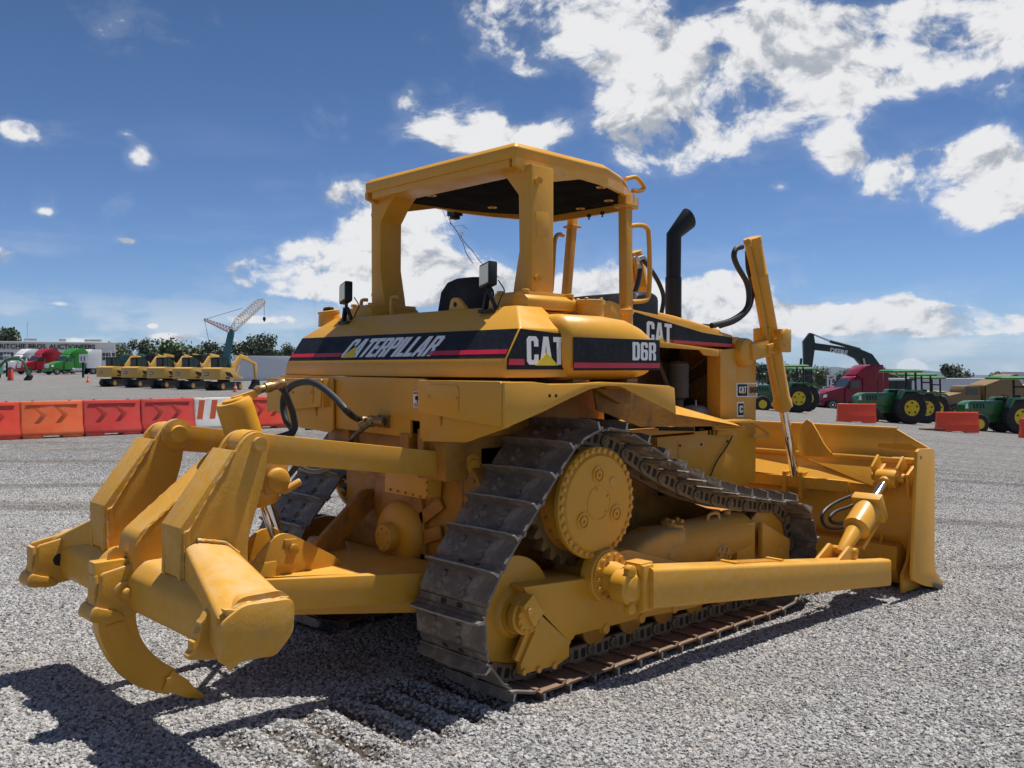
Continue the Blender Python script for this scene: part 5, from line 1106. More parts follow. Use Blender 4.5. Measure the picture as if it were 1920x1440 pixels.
# barriers on the right, plain panels
REDB = mat('bright red orange plastic', (.85, .075, .02), .4, var=.1, vscale=2.5, bump=.1, bscale=15)
o0 = barrier(1.75, .9, REDB, 0, False)
for k, (u, D, l) in enumerate(((1606, 43.5, 'plain bright orange barrier in front of the middle green tractor'), (1795, 40.5, 'plain bright orange barrier left of the tractor at the right edge'), (1954, 40, 'bright orange barrier just showing at the right edge'), )):
    o = o0 if k == 0 else copy_tree(o0); x, y = XY(D, (u-960)/1723*D)
    tag(o, l, 'barrier', 'orange barriers by the tractors'); place(o, x, y, math.atan2(RY, RX)-.12)
q = MB(); q.box(-.5, .5, -.2, .2, .02, .1); o = part(q, 'wooden_block', mat('brown timber', (.14, .07, .04), .8), None, bevel=.02); tag(o, 'low brown block lying left of the right orange barrier', 'block'); place(o, *XY(40.5, (1748-960)/1723*40.5), math.atan2(RY, RX))
q = MB(); q.box(-.22, .22, -.1, .1, .0, .14); o = part(q, 'rubber_block', BLACK, None, bevel=.03); tag(o, 'black rubber block at the foot of the striped barrier under the panel', 'block'); place(o, *XY(26.3, (587-960)/1723*26.3), ang)
# ---------------------------------------------------------------- cones
def cone():
    q = MB(); q.lathe((0, 0, .03), (0, 0, 1), [(0, .17), (.35, .09), (.68, .03)], 16); c = part(q, 'traffic_cone', ORA2, None, smooth=50)
    q = MB(); q.box(-.2, .2, -.2, .2, 0, .035); part(q, 'base', ORA2, c, bevel=.01)
    q = MB(); q.lathe((0, 0, .30), (0, 0, 1), [(0, .123), (.12, .094)], 16, caps=False); part(q, 'reflective_band', WPL, c); return c
c0 = cone()
for k, (u, D, l) in enumerate(((165, 95, 'orange cone in front of the green truck'), (441, 68, 'orange cone by the tracks of the nearest yellow excavator'), (1465, 120, 'tiny orange cone beside the front of the red sleeper truck'))):
    o = c0 if k == 0 else copy_tree(c0); tag(o, l, 'traffic cone', 'orange traffic cones'); place(o, *XY(D, (u-960)/1723*D), k)
# ---------------------------------------------------------------- yellow excavators
MYEL = mat('machine yellow', (.58, .34, .07), .4, var=.06); GLASS = mat('dark cab glass', (.03, .045, .05), .08, spec=.8); CABG = mat('cab frame black', (.014, .015, .016), .5, spec=.2); TRK = mat('dark track', (.05, .045, .04), .7, var=.3)
GLG = mat('green tinted glass', (.012, .03, .026), .12, spec=.4)
def excavator():
    t = empty('excavator', '', 'excavator')
    for s in (-1, 1):
        q = MB(); q.prism(rpoly([(-1.45, .32), (-1.2, .02), (1.2, .02), (1.45, .32), (1.2, .66), (-1.2, .66)], .18, 3), 'y', s*.80-.24, s*.80+.24); tr = part(q, 'crawler_track', TRK, t)
        q = MB()
        for k in range(22): q.box(-1.35+k*.127, -1.30+k*.127, s*.8-.25, s*.8+.25, .655, .69); q.box(-1.25+k*.12, -1.20+k*.12, s*.8-.25, s*.8+.25, -.005, .03)
        o = part(q, 'track_pad', TRK, tr); o['kind'] = 'stuff'
        q = MB()
        for x in (-1.15, 1.15): q.lathe((x, s*1.02, .34), (0, s, 0), [(0, .24), (.03, .22), (.05, .08)], 18)
        o = part(q.split()[0], 'wheel', MYEL, tr); o = part(q.split()[1], 'wheel', MYEL, tr)
    q = MB(); q.box(-1.1, 1.1, -.58, .58, .22, .6); q.cyl((0, 0, .5), (0, 0, .86), .55, 20); part(q, 'undercarriage', CABG, t, bevel=.04)
    q = MB(); q.prism(rpoly([(-1.62, .86), (1.35, .86), (1.35, 1.05), (.35, 1.30), (.30, 1.78), (-1.2, 1.84), (-1.62, 1.76)], [.08, .03, .03, .1, .1, .2, .15], 4), 'y', -1.15, 1.15); body = part(q, 'body', MYEL, t, bevel=.05)
    q = MB(); q.prism(rpoly([(-1.0, 1.50), (-.3, 1.42), (.05, 1.05), (-.55, 1.1), (-.85, 1.25)], .06, 3), 'y', -1.165, -1.15); part(q, 'side_vent', BLACKP, body)
    q = MB(); q.box(-1.625, -1.615, .25, .75, 1.18, 1.42); pl_ = part(q, 'emblem_plate', DECAL, body)
    q = MB(); plate_on(q, [[(.03+.42*(gx/1.9), .05+.14*gy) for gx, gy in g_] for g_ in LOGO3], (-1.628, .74, 1.18), (0, -1, 0), (0, 0, 1), (-1, 0, 0), 0, .002); part(q, 'emblem_lettering', WHITEF, body, smooth=0)
    q = MB(); q.box(-.95, -.45, -1.168, -1.16, .94, 1.06); part(q, 'model_plate', CABG, body)
    cab = MB(); cab.prism(rpoly([(-.45, 1.62), (-.50, 2.62), (.30, 2.68), (.95, 2.30), (1.15, 1.55), (1.05, .95), (-.45, .95)], .05, 2), 'y', .14, 1.10); cb = part(cab, 'cab', CABG, t, bevel=.03)
    for s, yy in ((-1, .135), (1, 1.105)):
        q = MB(); q.prism(rpoly([(-.36, 1.86), (-.40, 2.54), (.0, 2.56), (.02, 1.84)], .04, 2), 'y', yy-.005, yy+.005); part(q, 'window', GLG, cb)
        q = MB(); q.prism(rpoly([(.10, 1.60), (.08, 2.56), (.28, 2.58), (.86, 2.25), (1.0, 1.60)], .04, 2), 'y', yy-.005, yy+.005); part(q, 'window', GLG, cb)
    q = MB(); q.box(-.515, -.455, .26, .98, 1.72, 2.52); part(q, 'window', GLG, cb)
    q = MB(); q.tube([(-.2, 1.0, 2.65), (-.2, 1.0, 2.75)], .02, 6, sub=1); q.box(-.9, -.7, -.3, -.1, 1.66, 1.85); q.cyl((-.6, -.6, 1.66), (-.6, -.6, 1.95), .05, 10); part(q.split()[2], 'exhaust', BLACKP, t); part(q.split()[1], 'air_intake', BLACKP, t)
    bm = MB(); n = [(.75, 1.2), (1.1, 2.0), (1.75, 2.95), (2.35, 3.05), (3.9, 2.35)]
    up = [(.55, 1.25), (.95, 2.2), (1.75, 3.18), (2.45, 3.25), (4.0, 2.48)]; lo = [(4.0, 2.22), (2.4, 2.80), (1.95, 2.72), (1.35, 1.95), (1.0, 1.15)]
    up = [(x, 1.2+(z-1.2)*.80) for x, z in up]; lo = [(x, 1.2+(z-1.2)*.80) for x, z in lo]
    bm.prism(rpoly(up+lo, .06, 2), 'y', -.32, -.08); boom = part(bm, 'boom', MYEL, t, bevel=.02)
    q = MB(); q.prism([(3.75, 2.35), (4.1, 2.30), (4.25, 1.9), (4.15, .75), (4.0, .75), (3.85, 2.1)], 'y', -.30, -.10); part(q, 'stick', MYEL, t, bevel=.02)
    q = MB(); q.cyl((1.9, -.2, 2.88), (3.0, -.2, 2.68), .07, 10); q.cyl((3.0, -.2, 2.68), (3.8, -.2, 2.4), .035, 8, 1); cy = part(q, 'stick_cylinder', [MYEL, CHROME], boom)
    for s in (-.42, .02):
        q = MB(); q.cyl((1.2, s, 1.2), (1.75, s, 1.95), .06, 10); q.cyl((1.75, s, 1.95), (2.1, s, 2.4), .03, 8, 1); part(q, 'boom_cylinder', [MYEL, CHROME], boom)
    q = MB(); q.prism(rpoly([(4.0, .85), (4.3, .75), (4.35, .35), (4.0, .05), (3.5, .02), (3.45, .12), (3.8, .45)], .06, 2), 'y', -.55, .15); part(q, 'bucket', CABG, t, bevel=.01)
    return t
def logo3():
    out = []; x = 0
    for c in 'CAT':
        w, ps = glyph(c); out += [[(x+a, b) for a, b in p] for p in ps]; x += w+.07
    return out
LOGO3 = logo3()
ex0 = excavator(); XL = ['yellow excavator at the left end of the row of five, its boom hidden', 'yellow excavator second from the left in the row of five', 'middle yellow excavator of the row of five', 'yellow excavator fourth from the left, between the middle and the nearest', 'nearest yellow excavator with its bent boom in view']
for k, (u, D) in enumerate(((207, 84), (254, 81.5), (303, 79), (352, 76.5), (407, 73.5))):
    o = ex0 if k == 0 else copy_tree(ex0); tag(o, XL[k], 'excavator', 'yellow excavators parked in a row'); place(o, *XY(D, (u+12-960)/1723*D), .36); o.scale = (.86, .86, 1.)
    for ch in o.children: pass
    if k == 3: pass
# second row behind: cabs and booms of more machines
for k, (u, D, mt, l) in enumerate(((243, 112, 'teal', 'teal machine cab between the first two excavators'), (290, 110, 'y', 'orange tipped machine behind the third excavator'), (377, 108, 'y', 'yellow digger behind the fourth excavator'), (345, 112, 'y', 'yellow digger half hidden left of its twin'))):
    t = empty('parked_machine', l, 'machine', (0, 0, 0)); mm = mat('teal paint', (.02, .10, .09), .4) if mt == 'teal' else MYEL
    q = MB(); q.prism(rpoly([(-1.5, .8), (1.3, .8), (1.3, 1.9), (-1.5, 1.9)], .15, 3), 'y', -1.1, 1.1); part(q, 'body', mm, t, bevel=.05)
    q = MB(); q.prism(rpoly([(-.4, 1.9), (-.4, 2.9), (.8, 2.9), (.95, 1.9)], .1, 3), 'y', -.4, 1.0); part(q, 'cab', mm if mt == 'teal' else CABG, t, bevel=.04)
    q = MB(); q.prism([(.9, 1.2), (1.5, 3.1), (3.2, 2.9), (3.2, 2.6), (1.8, 2.75), (1.3, 1.2)], 'y', -.3, -.05); part(q, 'boom', mm, t, bevel=.02)
    for s in (-1, 1):
        q = MB(); q.prism(rpoly([(-1.5, .35), (-1.2, .0), (1.2, 0), (1.5, .35), (1.2, .75), (-1.2, .75)], .15, 3), 'y', s*.9-.25, s*.9+.25); part(q, 'crawler_track', TRK, t)
    place(t, *XY(D, (u-960)/1723*D), .5)
# ---------------------------------------------------------------- trucks
JY = mat('tractor yellow', (.75, .55, .02), .4)
TYRE = mat('tyre rubber', (.022, .021, .021), .8, bump=.3, bscale=30); RIM = mat('polished rim', (.62, .62, .64), .25, .8)
def wheel(par, x, y, r, w, s, rim=RIM, rr=.55, name='wheel', lugs=0):
    q = MB(); q.lathe((x, y, r), (0, s, 0), [(-w, r*.6), (-w, r*.93), (-w*.85, r), (-w*.1, r), (0, r*.94), (.0, r*rr*1.08), (-.02, r*rr)], 26)
    t = part(q, name, TYRE, par, smooth=40)
    q = MB(); q.lathe((x, y-.02*s, r), (0, s, 0), ([(-.05, r*rr), (0.012, r*rr), (.012, r*rr*.9), (-.05, r*rr*.75), (-.04, r*rr*.4), (.03, r*rr*.35), (.035, .02)] if rim is not JY else [(-.05, r*rr), (.015, r*rr), (.015, r*rr*.92), (.0, r*rr*.86), (.012, r*rr*.3), (.05, r*rr*.26), (.055, .02)]), 26); part(q, 'rim', rim, t, smooth=35)
    return t
def semi(col, label, u, D, rz, roof=3.9, sleeper=True, cabover=False, group='trucks in the yard'):
    m = mat('truck paint %.2f %.2f %.2f' % col, col, .3, coat=.15, spec=.35, var=.0); t = empty('semi_truck', label, 'truck')
    # forward is +x, wheels on the ground
    q = MB()
    if cabover:
        q.loft([rrect('z', z, x0, x1, -1.2, 1.2, .15, 3) for z, x0, x1 in ((.9, -.2, 2.0), (1.9, -.25, 2.05), (2.9, -.3, 1.85), (3.6, -.3, 1.45), (3.75, -.2, 1.2))]); body = part(q, 'cab', m, t, smooth=50)
        q = MB(); q.prism(rpoly([(1.99, 1.95), (1.99, 2.05), (1.83, 2.9), (1.80, 2.9)], 0), 'y', -1.05, 1.05); part(q, 'windscreen', GLASS, body)
        wx = 1.0
    else:
        q.prism(rpoly([(3.55, .75), (3.62, 1.15), (3.45, 1.55), (2.0, 1.95), (1.55, 2.0), (1.55, .75)], [.08, .15, .25, .2, .05, .02], 4), 'y', -1.02, 1.02); hood_ = part(q, 'hood', m, t, bevel=.08, seg=3)
        q = MB(); q.loft([rrect('z', z, x0, x1, -w, w, .14, 3) for z, x0, x1, w in ((.75, .1, 1.65, 1.18), (1.95, .1, 1.65, 1.18), (2.75, .1, 1.10, 1.12), (2.95, .1, .8, 1.05))]); body = part(q, 'cab', m, t, smooth=50)
        q = MB(); q.loft([[(1.60, y, 2.0), (1.62, y, 2.0), (1.13, y, 2.72), (1.11, y, 2.72)] for y in (-1.0, 1.0)]); part(q, 'windscreen', GLASS, body)
        for s in (-1, 1):
            q = MB(); q.prism(rpoly([(.35, 1.95), (1.35, 1.95), (1.05, 2.55), (.35, 2.6)], .06, 2), 'y', s*1.165, s*1.185); part(q, 'side_window', GLASS, body)
            q = MB(); q.box(1.35, 1.45, s*1.25, s*1.45, 1.9, 2.5); q.bar((1.3, s*1.15, 2.2), (1.4, s*1.3, 2.3), .03, .03); part(q, 'mirror', BLACKP, body, bevel=.02)
        q = MB(); q.box(3.56, 3.64, -.55, .55, .95, 1.6); part(q, 'grille', RIM, hood_, bevel=.03)
        for s in (-1, 1): q = MB(); q.prism(rpoly([(3.2, 1.15), (3.58, 1.1), (3.5, 1.35), (3.2, 1.45)], .04, 2), 'y', s*.78, s*1.03); part(q, 'headlight', LENS, hood_, bevel=.03)
        q = MB(); q.box(3.45, 3.75, -1.15, 1.15, .45, .80); part(q, 'bumper', m, t, bevel=.08)
        if sleeper:
            q = MB(); q.loft([rrect('z', z, -1.75, x1, -1.2, 1.2, .14, 3) for z, x1 in ((.95, .12), (2.7, .12), (3.05, .7), (3.45, .35), (roof-.1, -.1), (roof, -.4))]); part(q, 'sleeper', m, t, smooth=50)
            for s in (-1, 1): q = MB(); q.prism([(-1.75, .95), (-2.2, .95), (-2.15, 3.4), (-1.75, 3.6)], 'y', s*1.19, s*1.16); part(q, 'side_fairing', m, t, bevel=.01)
        wx = 2.75
    for s in (-1, 1):
        wheel(t, wx, s*1.18, .50, .30, s)
        for x in (-3.0, -4.3): wheel(t, x, s*1.2, .50, .55, s)
        q = MB(); q.cyl((-1.5, s*.95, .75), (.4, s*.95, .75), .30, 18); part(q, 'fuel_tank', RIM, t)
    q = MB(); q.box(-4.9, 3.0 if not cabover else 1.5, -.42, .42, .62, .9); q.box(-4.0, -3.3, -.5, .5, .9, 1.1); part(q, 'chassis', CABG, t, bevel=.02)
    q = MB(); q.cyl((-1.95, .9, .9), (-1.95, .9, roof-.2), .08, 12); part(q, 'exhaust_pipe', RIM, t)
    t['group'] = group; place(t, *XY(D, (u-960)/1723*D), rz); return t
LFT = math.atan2(-RY, -RX)      # facing left in the picture
semi((.34, .012, .02), 'dark red sleeper truck with high roof parked below the building sign', 80, 140, LFT+1.0)
semi((.03, .22, .02), 'bright green sleeper truck parked right of the red one', 132, 137, LFT+1.0)
semi((.68, .69, .70), 'white sleeper truck parked left of the red one', 45, 146, LFT+1.0)
semi((.70, .70, .70), 'white flat fronted truck right of the green one', 180, 140, LFT+.9, cabover=True)
semi((.20, .004, .016), 'deep red sleeper truck seen side on behind the tractors', 1608, 79, LFT+.10)
semi((.66, .67, .68), 'white day cab truck near the right edge', 1925, 82, LFT+.15, roof=3.1, sleeper=False)
# box trailers
def trailer(u, D, rz, L, label, emblem=False, dz=0.):
    t = empty('box_trailer', label, 'trailer'); m = mat('trailer white', (.62, .64, .66), .45, var=.04)
    q = MB(); q.box(-L/2, L/2, -1.25, 1.25, 1.15, 4.0); b = part(q, 'box', m, t, bevel=.03)
    q = MB()
    for s in (-1, 1):
        for k in range(int(L/.6)): q = MB(); x = -L/2+.3+k*.6; q.box(x, x+.04, s*1.25, s*1.262, 1.2, 3.95); part(q, 'side_post', m, b, smooth=0)
    q = MB(); q.box(-L/2, L/2, -1.26, 1.26, 1.05, 1.17); part(q, 'floor_rail', STEEL, t)
    for s in (-1, 1):
        for x in (-L/2+1.2, -L/2+2.5): wheel(t, x, s*1.2, .5, .55, s)
    q = MB()
    for s in (-1, 1): q.box(L/2-2.6, L/2-2.45, s*.7-.08, s*.7+.08, 0, 1.1)
    for k in q.split(): part(k, 'landing_leg', STEEL, t)
    if emblem:
        for s in (-1, 1):
            q = MB(); q.prism(rpoly([(-3.2, 2.55), (-2.7, 2.8), (-2.3, 2.8), (-2.0, 3.0), (-1.6, 3.0), (-1.3, 2.8), (-.9, 2.8), (-.4, 2.55), (-.9, 2.3), (-1.3, 2.35), (-1.6, 2.1), (-2.0, 2.1), (-2.3, 2.35), (-2.7, 2.3)], .03, 1), 'y', s*1.262, s*1.27); part(q, 'emblem', WPL, b, smooth=0)
    place(t, *XY(D, (u-960)/1723*D), rz, dz); return t
trailer(1775, 112, LFT+.02, 14.5, 'long pale grey box trailer with a faint white emblem behind the tractors', True, -.85)
trailer(491, 104, LFT+.35, 6.0, 'short white box trailer behind the nearest yellow excavator', False, -1.25)
trailer(1995, 100, LFT-.1, 12, 'pale box trailer beyond the right edge tractor')
# ---------------------------------------------------------------- green tractors
JG = mat('tractor green', (.02, .13, .03), .3, coat=.4); JY = mat('tractor yellow', (.75, .55, .02), .4); CAN = mat('canopy green top', (.03, .16, .06), .6, spec=.2)
def tractor():
    t = empty('tractor', '', 'tractor')
    for s in (-1, 1):
        R_ = .84; x = 0; y = s*.95
        w = wheel(t, x, y, R_, .46, s, JY, .49)
        q = MB()
        for k in range(20):
            a = k*2*pi/20; a2 = a+.12
            for (yy0, yy1, aa0, aa1) in ((y-.02*s, y-.23*s, a, a2+.06), (y-.44*s, y-.23*s, a+.157, a2+.217)):
                p0 = Vector((x+R_*.985*cos(aa0), yy0, R_+R_*.985*sin(aa0))); p1 = Vector((x+R_*.99*cos(aa1), yy1, R_+R_*.99*sin(aa1))); q.bar(p0, p1, .05, .06, up=(cos(aa0), 0, sin(aa0)))
        o = part(q, 'tread_lug', TYRE, w); o['kind'] = 'stuff'
        q = MB()
        for k in range(5): a = k*2*pi/5+.3; q = MB(); q.prism(circ(x+.27*cos(a), R_+.27*sin(a), .05, 8), 'y', y+.012*s, y+.03*s); part(q, 'rim_slot', TYRE, w)
        wheel(t, 2.15, s*.85, .50, .32, s, JY, .5)
        q = MB(); q.prism(rpoly([(-.75, 1.60), (-.5, 1.78), (.45, 1.78), (.75, 1.30), (.65, 1.28), (.38, 1.68), (-.48, 1.68), (-.7, 1.52)], .05, 2), 'y', s*.52, s*1.0); part(q, 'fender', JG, t, bevel=.02)
    q = MB(); q.prism(rpoly([(.6, .95), (.62, 1.62), (2.3, 1.62), (2.62, 1.45), (2.65, .95)], [.02, .05, .1, .12, .05], 4), 'y', -.36, .36); h_ = part(q, 'hood', JG, t, bevel=.05)
    q = MB()
    for k in range(4): q = MB(); q.prism([(1.6+k*.16, 1.25), (1.68+k*.16, 1.25), (1.75+k*.16, 1.5), (1.67+k*.16, 1.5)], 'y', -.366, .366); part(q, 'hood_vent', BLACKP, h_)
    q = MB(); q.prism([(2.45, 1.25), (2.62, 1.25), (2.60, 1.42), (2.48, 1.5)], 'y', -.37, .37); part(q, 'headlight', LENS, h_)
    q = MB(); q.box(-.5, 2.4, -.22, .22, .55, .98); q.cyl((0, -.6, .84), (0, .6, .84), .2, 14); q.cyl((2.15, -.6, .5), (2.15, .6, .5), .08, 10); part(q, 'transmission', JG, t, bevel=.02)
    q = MB(); q.cyl((1.5, .25, 1.6), (1.5, .25, 2.35), .03, 10); part(q, 'exhaust_pipe', BLACKP, t)
    q = MB(); q.box(-.35, .10, -.22, .22, 1.35, 1.5); q.box(-.42, -.32, -.22, .22, 1.45, 1.9); part(q, 'seat', BLACK, t, bevel=.05)
    q = MB(); q.tube([(.5, 0, 1.6), (.3, 0, 1.85)], .02, 6, sub=1); q.lathe((.30, 0, 1.85), (-.3, 0, 1), [(0, .19), (.02, .19), (.02, .165), (0, .165)], 20, caps=False); part(q, 'steering_wheel', BLACK, t)
    q = MB()
    for s in (-1, 1): q = MB(); q.bar((-.5, s*.45, 1.5), (-.45, s*.45, 2.72), .08, .08); part(q, 'canopy_post', BLACKP, t)
    q = MB(); q.bar((-.5, -.45, 2.3), (-.5, .45, 2.3), .08, .08); part(q, 'cross_bar', BLACKP, t)
    q = MB(); q.loft([rrect('z', z, -.75-i, .95+i, -.7-i, .7+i, .12, 3) for z, i in ((2.70, .0), (2.76, .03), (2.82, -.05), (2.84, -.2))]); part(q, 'canopy_roof', CAN, t, smooth=40)
    q = MB(); q.box(-.90, .98, -.72, .72, 2.675, 2.70); part(q, 'canopy_lining', MYEL, t)
    q = MB(); q.bar((-.5, -.3, .7), (-1.1, -.35, .55), .06, .04); q.bar((-.5, .3, .7), (-1.1, .35, .55), .06, .04)
    for k in q.split(): part(k, 'hitch_arm', BLACKP, t)
    return t
tr0 = tractor()
for k, (u, D, rz, l) in enumerate(((1692, 48.5, .12, 'green tractor with yellow wheels behind the middle orange barrier, nearest of its three'), (1722, 53, .12, 'green tractor mostly hidden behind the nearest of the middle three'), (1742, 58, .12, 'furthest of the three green tractors behind the middle barrier'), (1486, 55, .1, 'green tractor left of the red truck behind the lift cylinder'), (1503, 60, .1, 'green tractor just behind the one by the lift cylinder'), (1895, 46, .1, 'green tractor cut by the right edge of the photo'))):
    o = tr0 if k == 0 else copy_tree(tr0); tag(o, l, 'tractor', 'green tractors with canopies'); place(o, *XY(D, (u-960)/1723*D), LFT+rz)
# ---------------------------------------------------------------- big dark excavator with raised arm
DG = mat('dark green black paint', (.018, .03, .026), .45, var=.2)
t = empty('tall_excavator', 'dark excavator with long raised boom behind the deep red truck', 'excavator')
S_ = 92/1723
def bp(u, v): return ((u-1600)*S_, -(v-735)*S_)
q = MB(); pts = [bp(*p) for p in ((1648, 700), (1652, 690), (1645, 680), (1633, 664), (1612, 655), (1590, 652), (1526, 643), (1520, 648), (1524, 656), (1580, 662), (1602, 672), (1618, 690), (1622, 705))]
q.prism(pts, 'y', -.35, .35); bo = part(q, 'boom', DG, t, bevel=.05)
q = MB(); pts = [bp(*p) for p in ((1517, 624), (1524, 626), (1527, 645), (1526, 655), (1520, 700), (1516, 735), (1508, 735), (1507, 700), (1506, 668), (1505, 640))]; q.prism(pts, 'y', -.28, .28); part(q, 'stick', DG, t, bevel=.04)
q = MB(); a = bp(1524, 627); b = bp(1556, 640); c = bp(1612, 655); q.cyl((a[0], 0, a[1]), (b[0], 0, b[1]), .09, 10); part(q, 'piston_rod', CHROME, bo)
q = MB(); q.cyl((b[0], 0, b[1]), (c[0], 0, c[1]), .16, 12); part(q, 'stick_cylinder', DG, bo)
q = MB(); a = bp(1615, 672); b = bp(1622, 700); q.cyl((a[0], -.5, a[1]), (b[0], -.5, b[1]), .1, 10); part(q, 'boom_cylinder', STEEL, bo)
q = MB(); q.box(.5, 5.2, -1.6, 1.6, -.4, 1.2); q.box(.9, 2.6, .5, 1.6, 1.2, 2.4); part(q, 'body', DG, t, bevel=.1)
q = MB(); q.box(.2, 5.4, -1.7, -1.1, -1.6, -.5); q.box(.2, 5.4, 1.1, 1.7, -1.6, -.5)
for k in q.split(): part(k, 'crawler_track', TRK, t, bevel=.15)
q = MB(); a = bp(1502, 672); b = bp(1500, 700); q.cyl((a[0], 0, a[1]), (b[0], 0, b[1]), .12, 10); part(q, 'bucket_cylinder', DG, t)
q = MB(); a = bp(1512, 735); q.prism(rpoly([(a[0]-.3, a[1]), (a[0]+.5, a[1]), (a[0]+.9, a[1]-1.0), (a[0]-.1, a[1]-1.6), (a[0]-.9, a[1]-1.1)], .2, 3), 'y', -.6, .6); part(q, 'bucket', DG, t)
def text_mesh(name, s, size, mt, parent, M, ext=.01, bold=.0, sx=1.):
    cu = bpy.data.curves.new('tmp', 'FONT'); cu.body = s; cu.size = size; cu.extrude = ext; cu.offset = bold; cu.resolution_u = 3
    ob = bpy.data.objects.new('tmp', cu); COL.objects.link(ob); dg = bpy.context.evaluated_depsgraph_get(); me = bpy.data.meshes.new_from_object(ob.evaluated_get(dg)); bpy.data.objects.remove(ob); bpy.data.curves.remove(cu)
    me.materials.clear(); me.materials.append(mt); me.transform(Matrix.Diagonal((sx, 1, 1, 1))); me.name = name
    o = bpy.data.objects.new(name, me); COL.objects.link(o); o.parent = parent; o.matrix_basis = M; o['kind'] = 'stuff'; return o
a = bp(1553, 658); RX90 = Matrix.Rotation(pi/2, 4, 'X')
text_mesh('boom_lettering', 'DEERE', .62, WHITEF, bo, Matrix.Translation((a[0], -.37, a[1]-.12)) @ Matrix.Rotation(.17, 4, 'Y') @ RX90, .01, .02)
x, y = XY(92, (1600-960)/1723*92); t.location = (x, y, 1.802-(735-690.7)*S_); t.rotation_euler = (0, 0, math.atan2(RY, RX))
# ---------------------------------------------------------------- yellow machines at the right
t = empty('yellow_loader', 'yellow machine with open frame between the tractor roofs and grey trailer', 'loader'); q = MB(); q.box(-2.2, 2.2, -1.1, 1.1, 1.0, 2.1); part(q, 'body', MYEL, t, bevel=.1)
for k in range(5): q = MB(); q.box(-1.9+k*.8, -1.35+k*.8, -1.11, -1.09, 1.55, 2.0); part(q, 'window', GLASS, t)
for s in (-1, 1):
    for x in (-1.5, 1.5): wheel(t, x, s*1.1, .6, .4, s, MYEL, .5)
place(t, *XY(84, (1722-960)/1723*84), LFT)
t = empty('dump_truck', 'brown yellow articulated dump truck with raised body edge near right edge', 'dump truck'); BR = mat('brown yellow paint', (.22, .14, .05), .5, var=.1)
q = MB(); q.prism(rpoly([(3.0, 1.0), (3.1, 1.9), (1.4, 2.3), (1.4, 1.0)], .15, 3), 'y', -1.1, 1.1); part(q, 'hood', BR, t, bevel=.06)
q = MB(); q.prism(rpoly([(1.4, 1.2), (1.4, 2.4), (1.2, 2.85), (-.2, 2.85), (-.2, 1.2)], .1, 3), 'y', -1.1, 1.1); cb = part(q, 'cab', BR, t, bevel=.05)
for s in (-1, 1): q = MB(); q.prism(rpoly([(.1, 2.1), (1.2, 2.1), (1.05, 2.65), (.1, 2.65)], .05, 2), 'y', s*1.10, s*1.12); part(q, 'window', GLASS, cb)
q = MB(); q.prism(rpoly([(-.5, 1.5), (-.4, 2.9), (-3.0, 3.85), (-3.4, 3.85), (-3.3, 3.5), (-4.6, 2.0), (-4.2, 1.6)], .1, 3), 'y', -1.35, 1.35); part(q, 'dump_body', BR, t, bevel=.08)
for s in (-1, 1):
    for x in (2.2, -2.2, -3.6): wheel(t, x, s*1.3, .72, .45, s, BR, .5)
q = MB(); q.box(-4.2, 2.8, -.5, .5, .7, 1.3); part(q, 'chassis', CABG, t, bevel=.02)
place(t, *XY(80, (1822-960)/1723*80), LFT+.05)
# speed limit sign
t = empty('speed_limit_sign', 'white speed limit 15 sign left of the deep red truck', 'sign'); q = MB(); q.box(-.42, .42, -.02, .02, 1.55, 2.65); part(q, 'sign_plate', WHITEF, t); q = MB(); q.cyl((0, .04, 0), (0, .04, 1.6), .04, 8); part(q, 'pole', STEEL, t)
text_mesh('sign_lettering', 'LIMIT', .26, BLACKP, t, Matrix.Translation((-.34, -.025, 2.32)) @ RX90, .003, .004); text_mesh('sign_lettering', '15', .78, BLACKP, t, Matrix.Translation((-.38, -.025, 1.68)) @ RX90, .003, .02)
place(t, *XY(86, (1559-960)/1723*86), math.atan2(RY, RX), .35)
# row marker signs at the left
for k, (u, D, s_, l) in enumerate(((156, 118, '11', 'white row number board on a black post left of the white cab'), (13, 122, '01', 'white row number board at the left edge'))):
    t = empty('row_marker', l, 'sign'); q = MB(); q.box(-.5, .5, -.02, .02, 1.9, 3.0); part(q, 'board', WHITEF, t); q = MB(); q.box(-.12, .12, -.08, .06, 0, 1.95); part(q, 'post', BLACKP, t)
    text_mesh('board_lettering', s_, .8, BLACKP, t, Matrix.Translation((-.42, -.03, 2.15)) @ RX90, .003, .02); place(t, *XY(D, (u-960)/1723*D), math.atan2(RY, RX))
# small green digger with orange bucket arm at the left edge
t = empty('backhoe', 'small green backhoe with drooping arm at the left edge', 'backhoe')
q = MB(); q.prism(rpoly([(-2.4, .7), (-2.4, 1.9), (-1.2, 2.1), (-.9, .7)], .1, 3), 'y', -.9, .9); part(q, 'body', JG, t, bevel=.05)
q = MB(); q.tube([(-1.2, 0, 1.2), (-.2, 0, 2.2), (.6, 0, 2.5)], .16, 8, sub=4); part(q, 'boom', JG, t)
q = MB(); q.tube([(.6, 0, 2.5), (1.6, 0, 2.3), (2.1, 0, 1.5), (2.3, 0, .6)], .14, 8, sub=4); part(q, 'stick', JG, t)
q = MB(); q.prism(rpoly([(2.0, .1), (2.5, .7), (2.75, .5), (2.5, .0), (2.1, -.0)], .08, 3), 'y', -.4, .4); part(q, 'bucket', CABG, t)
q = MB(); q.prism([(.1, 0), (.6, 0), (.5, 1.3), (.2, 1.3)], 'y', -.25, .25); part(q, 'stabilizer', ORA, t, bevel=.03)
for s in (-1, 1): wheel(t, -1.8, s*1.0, .55, .35, s, JY, .5)
place(t, *XY(104, (14-960)/1723*104), math.atan2(RY, RX))
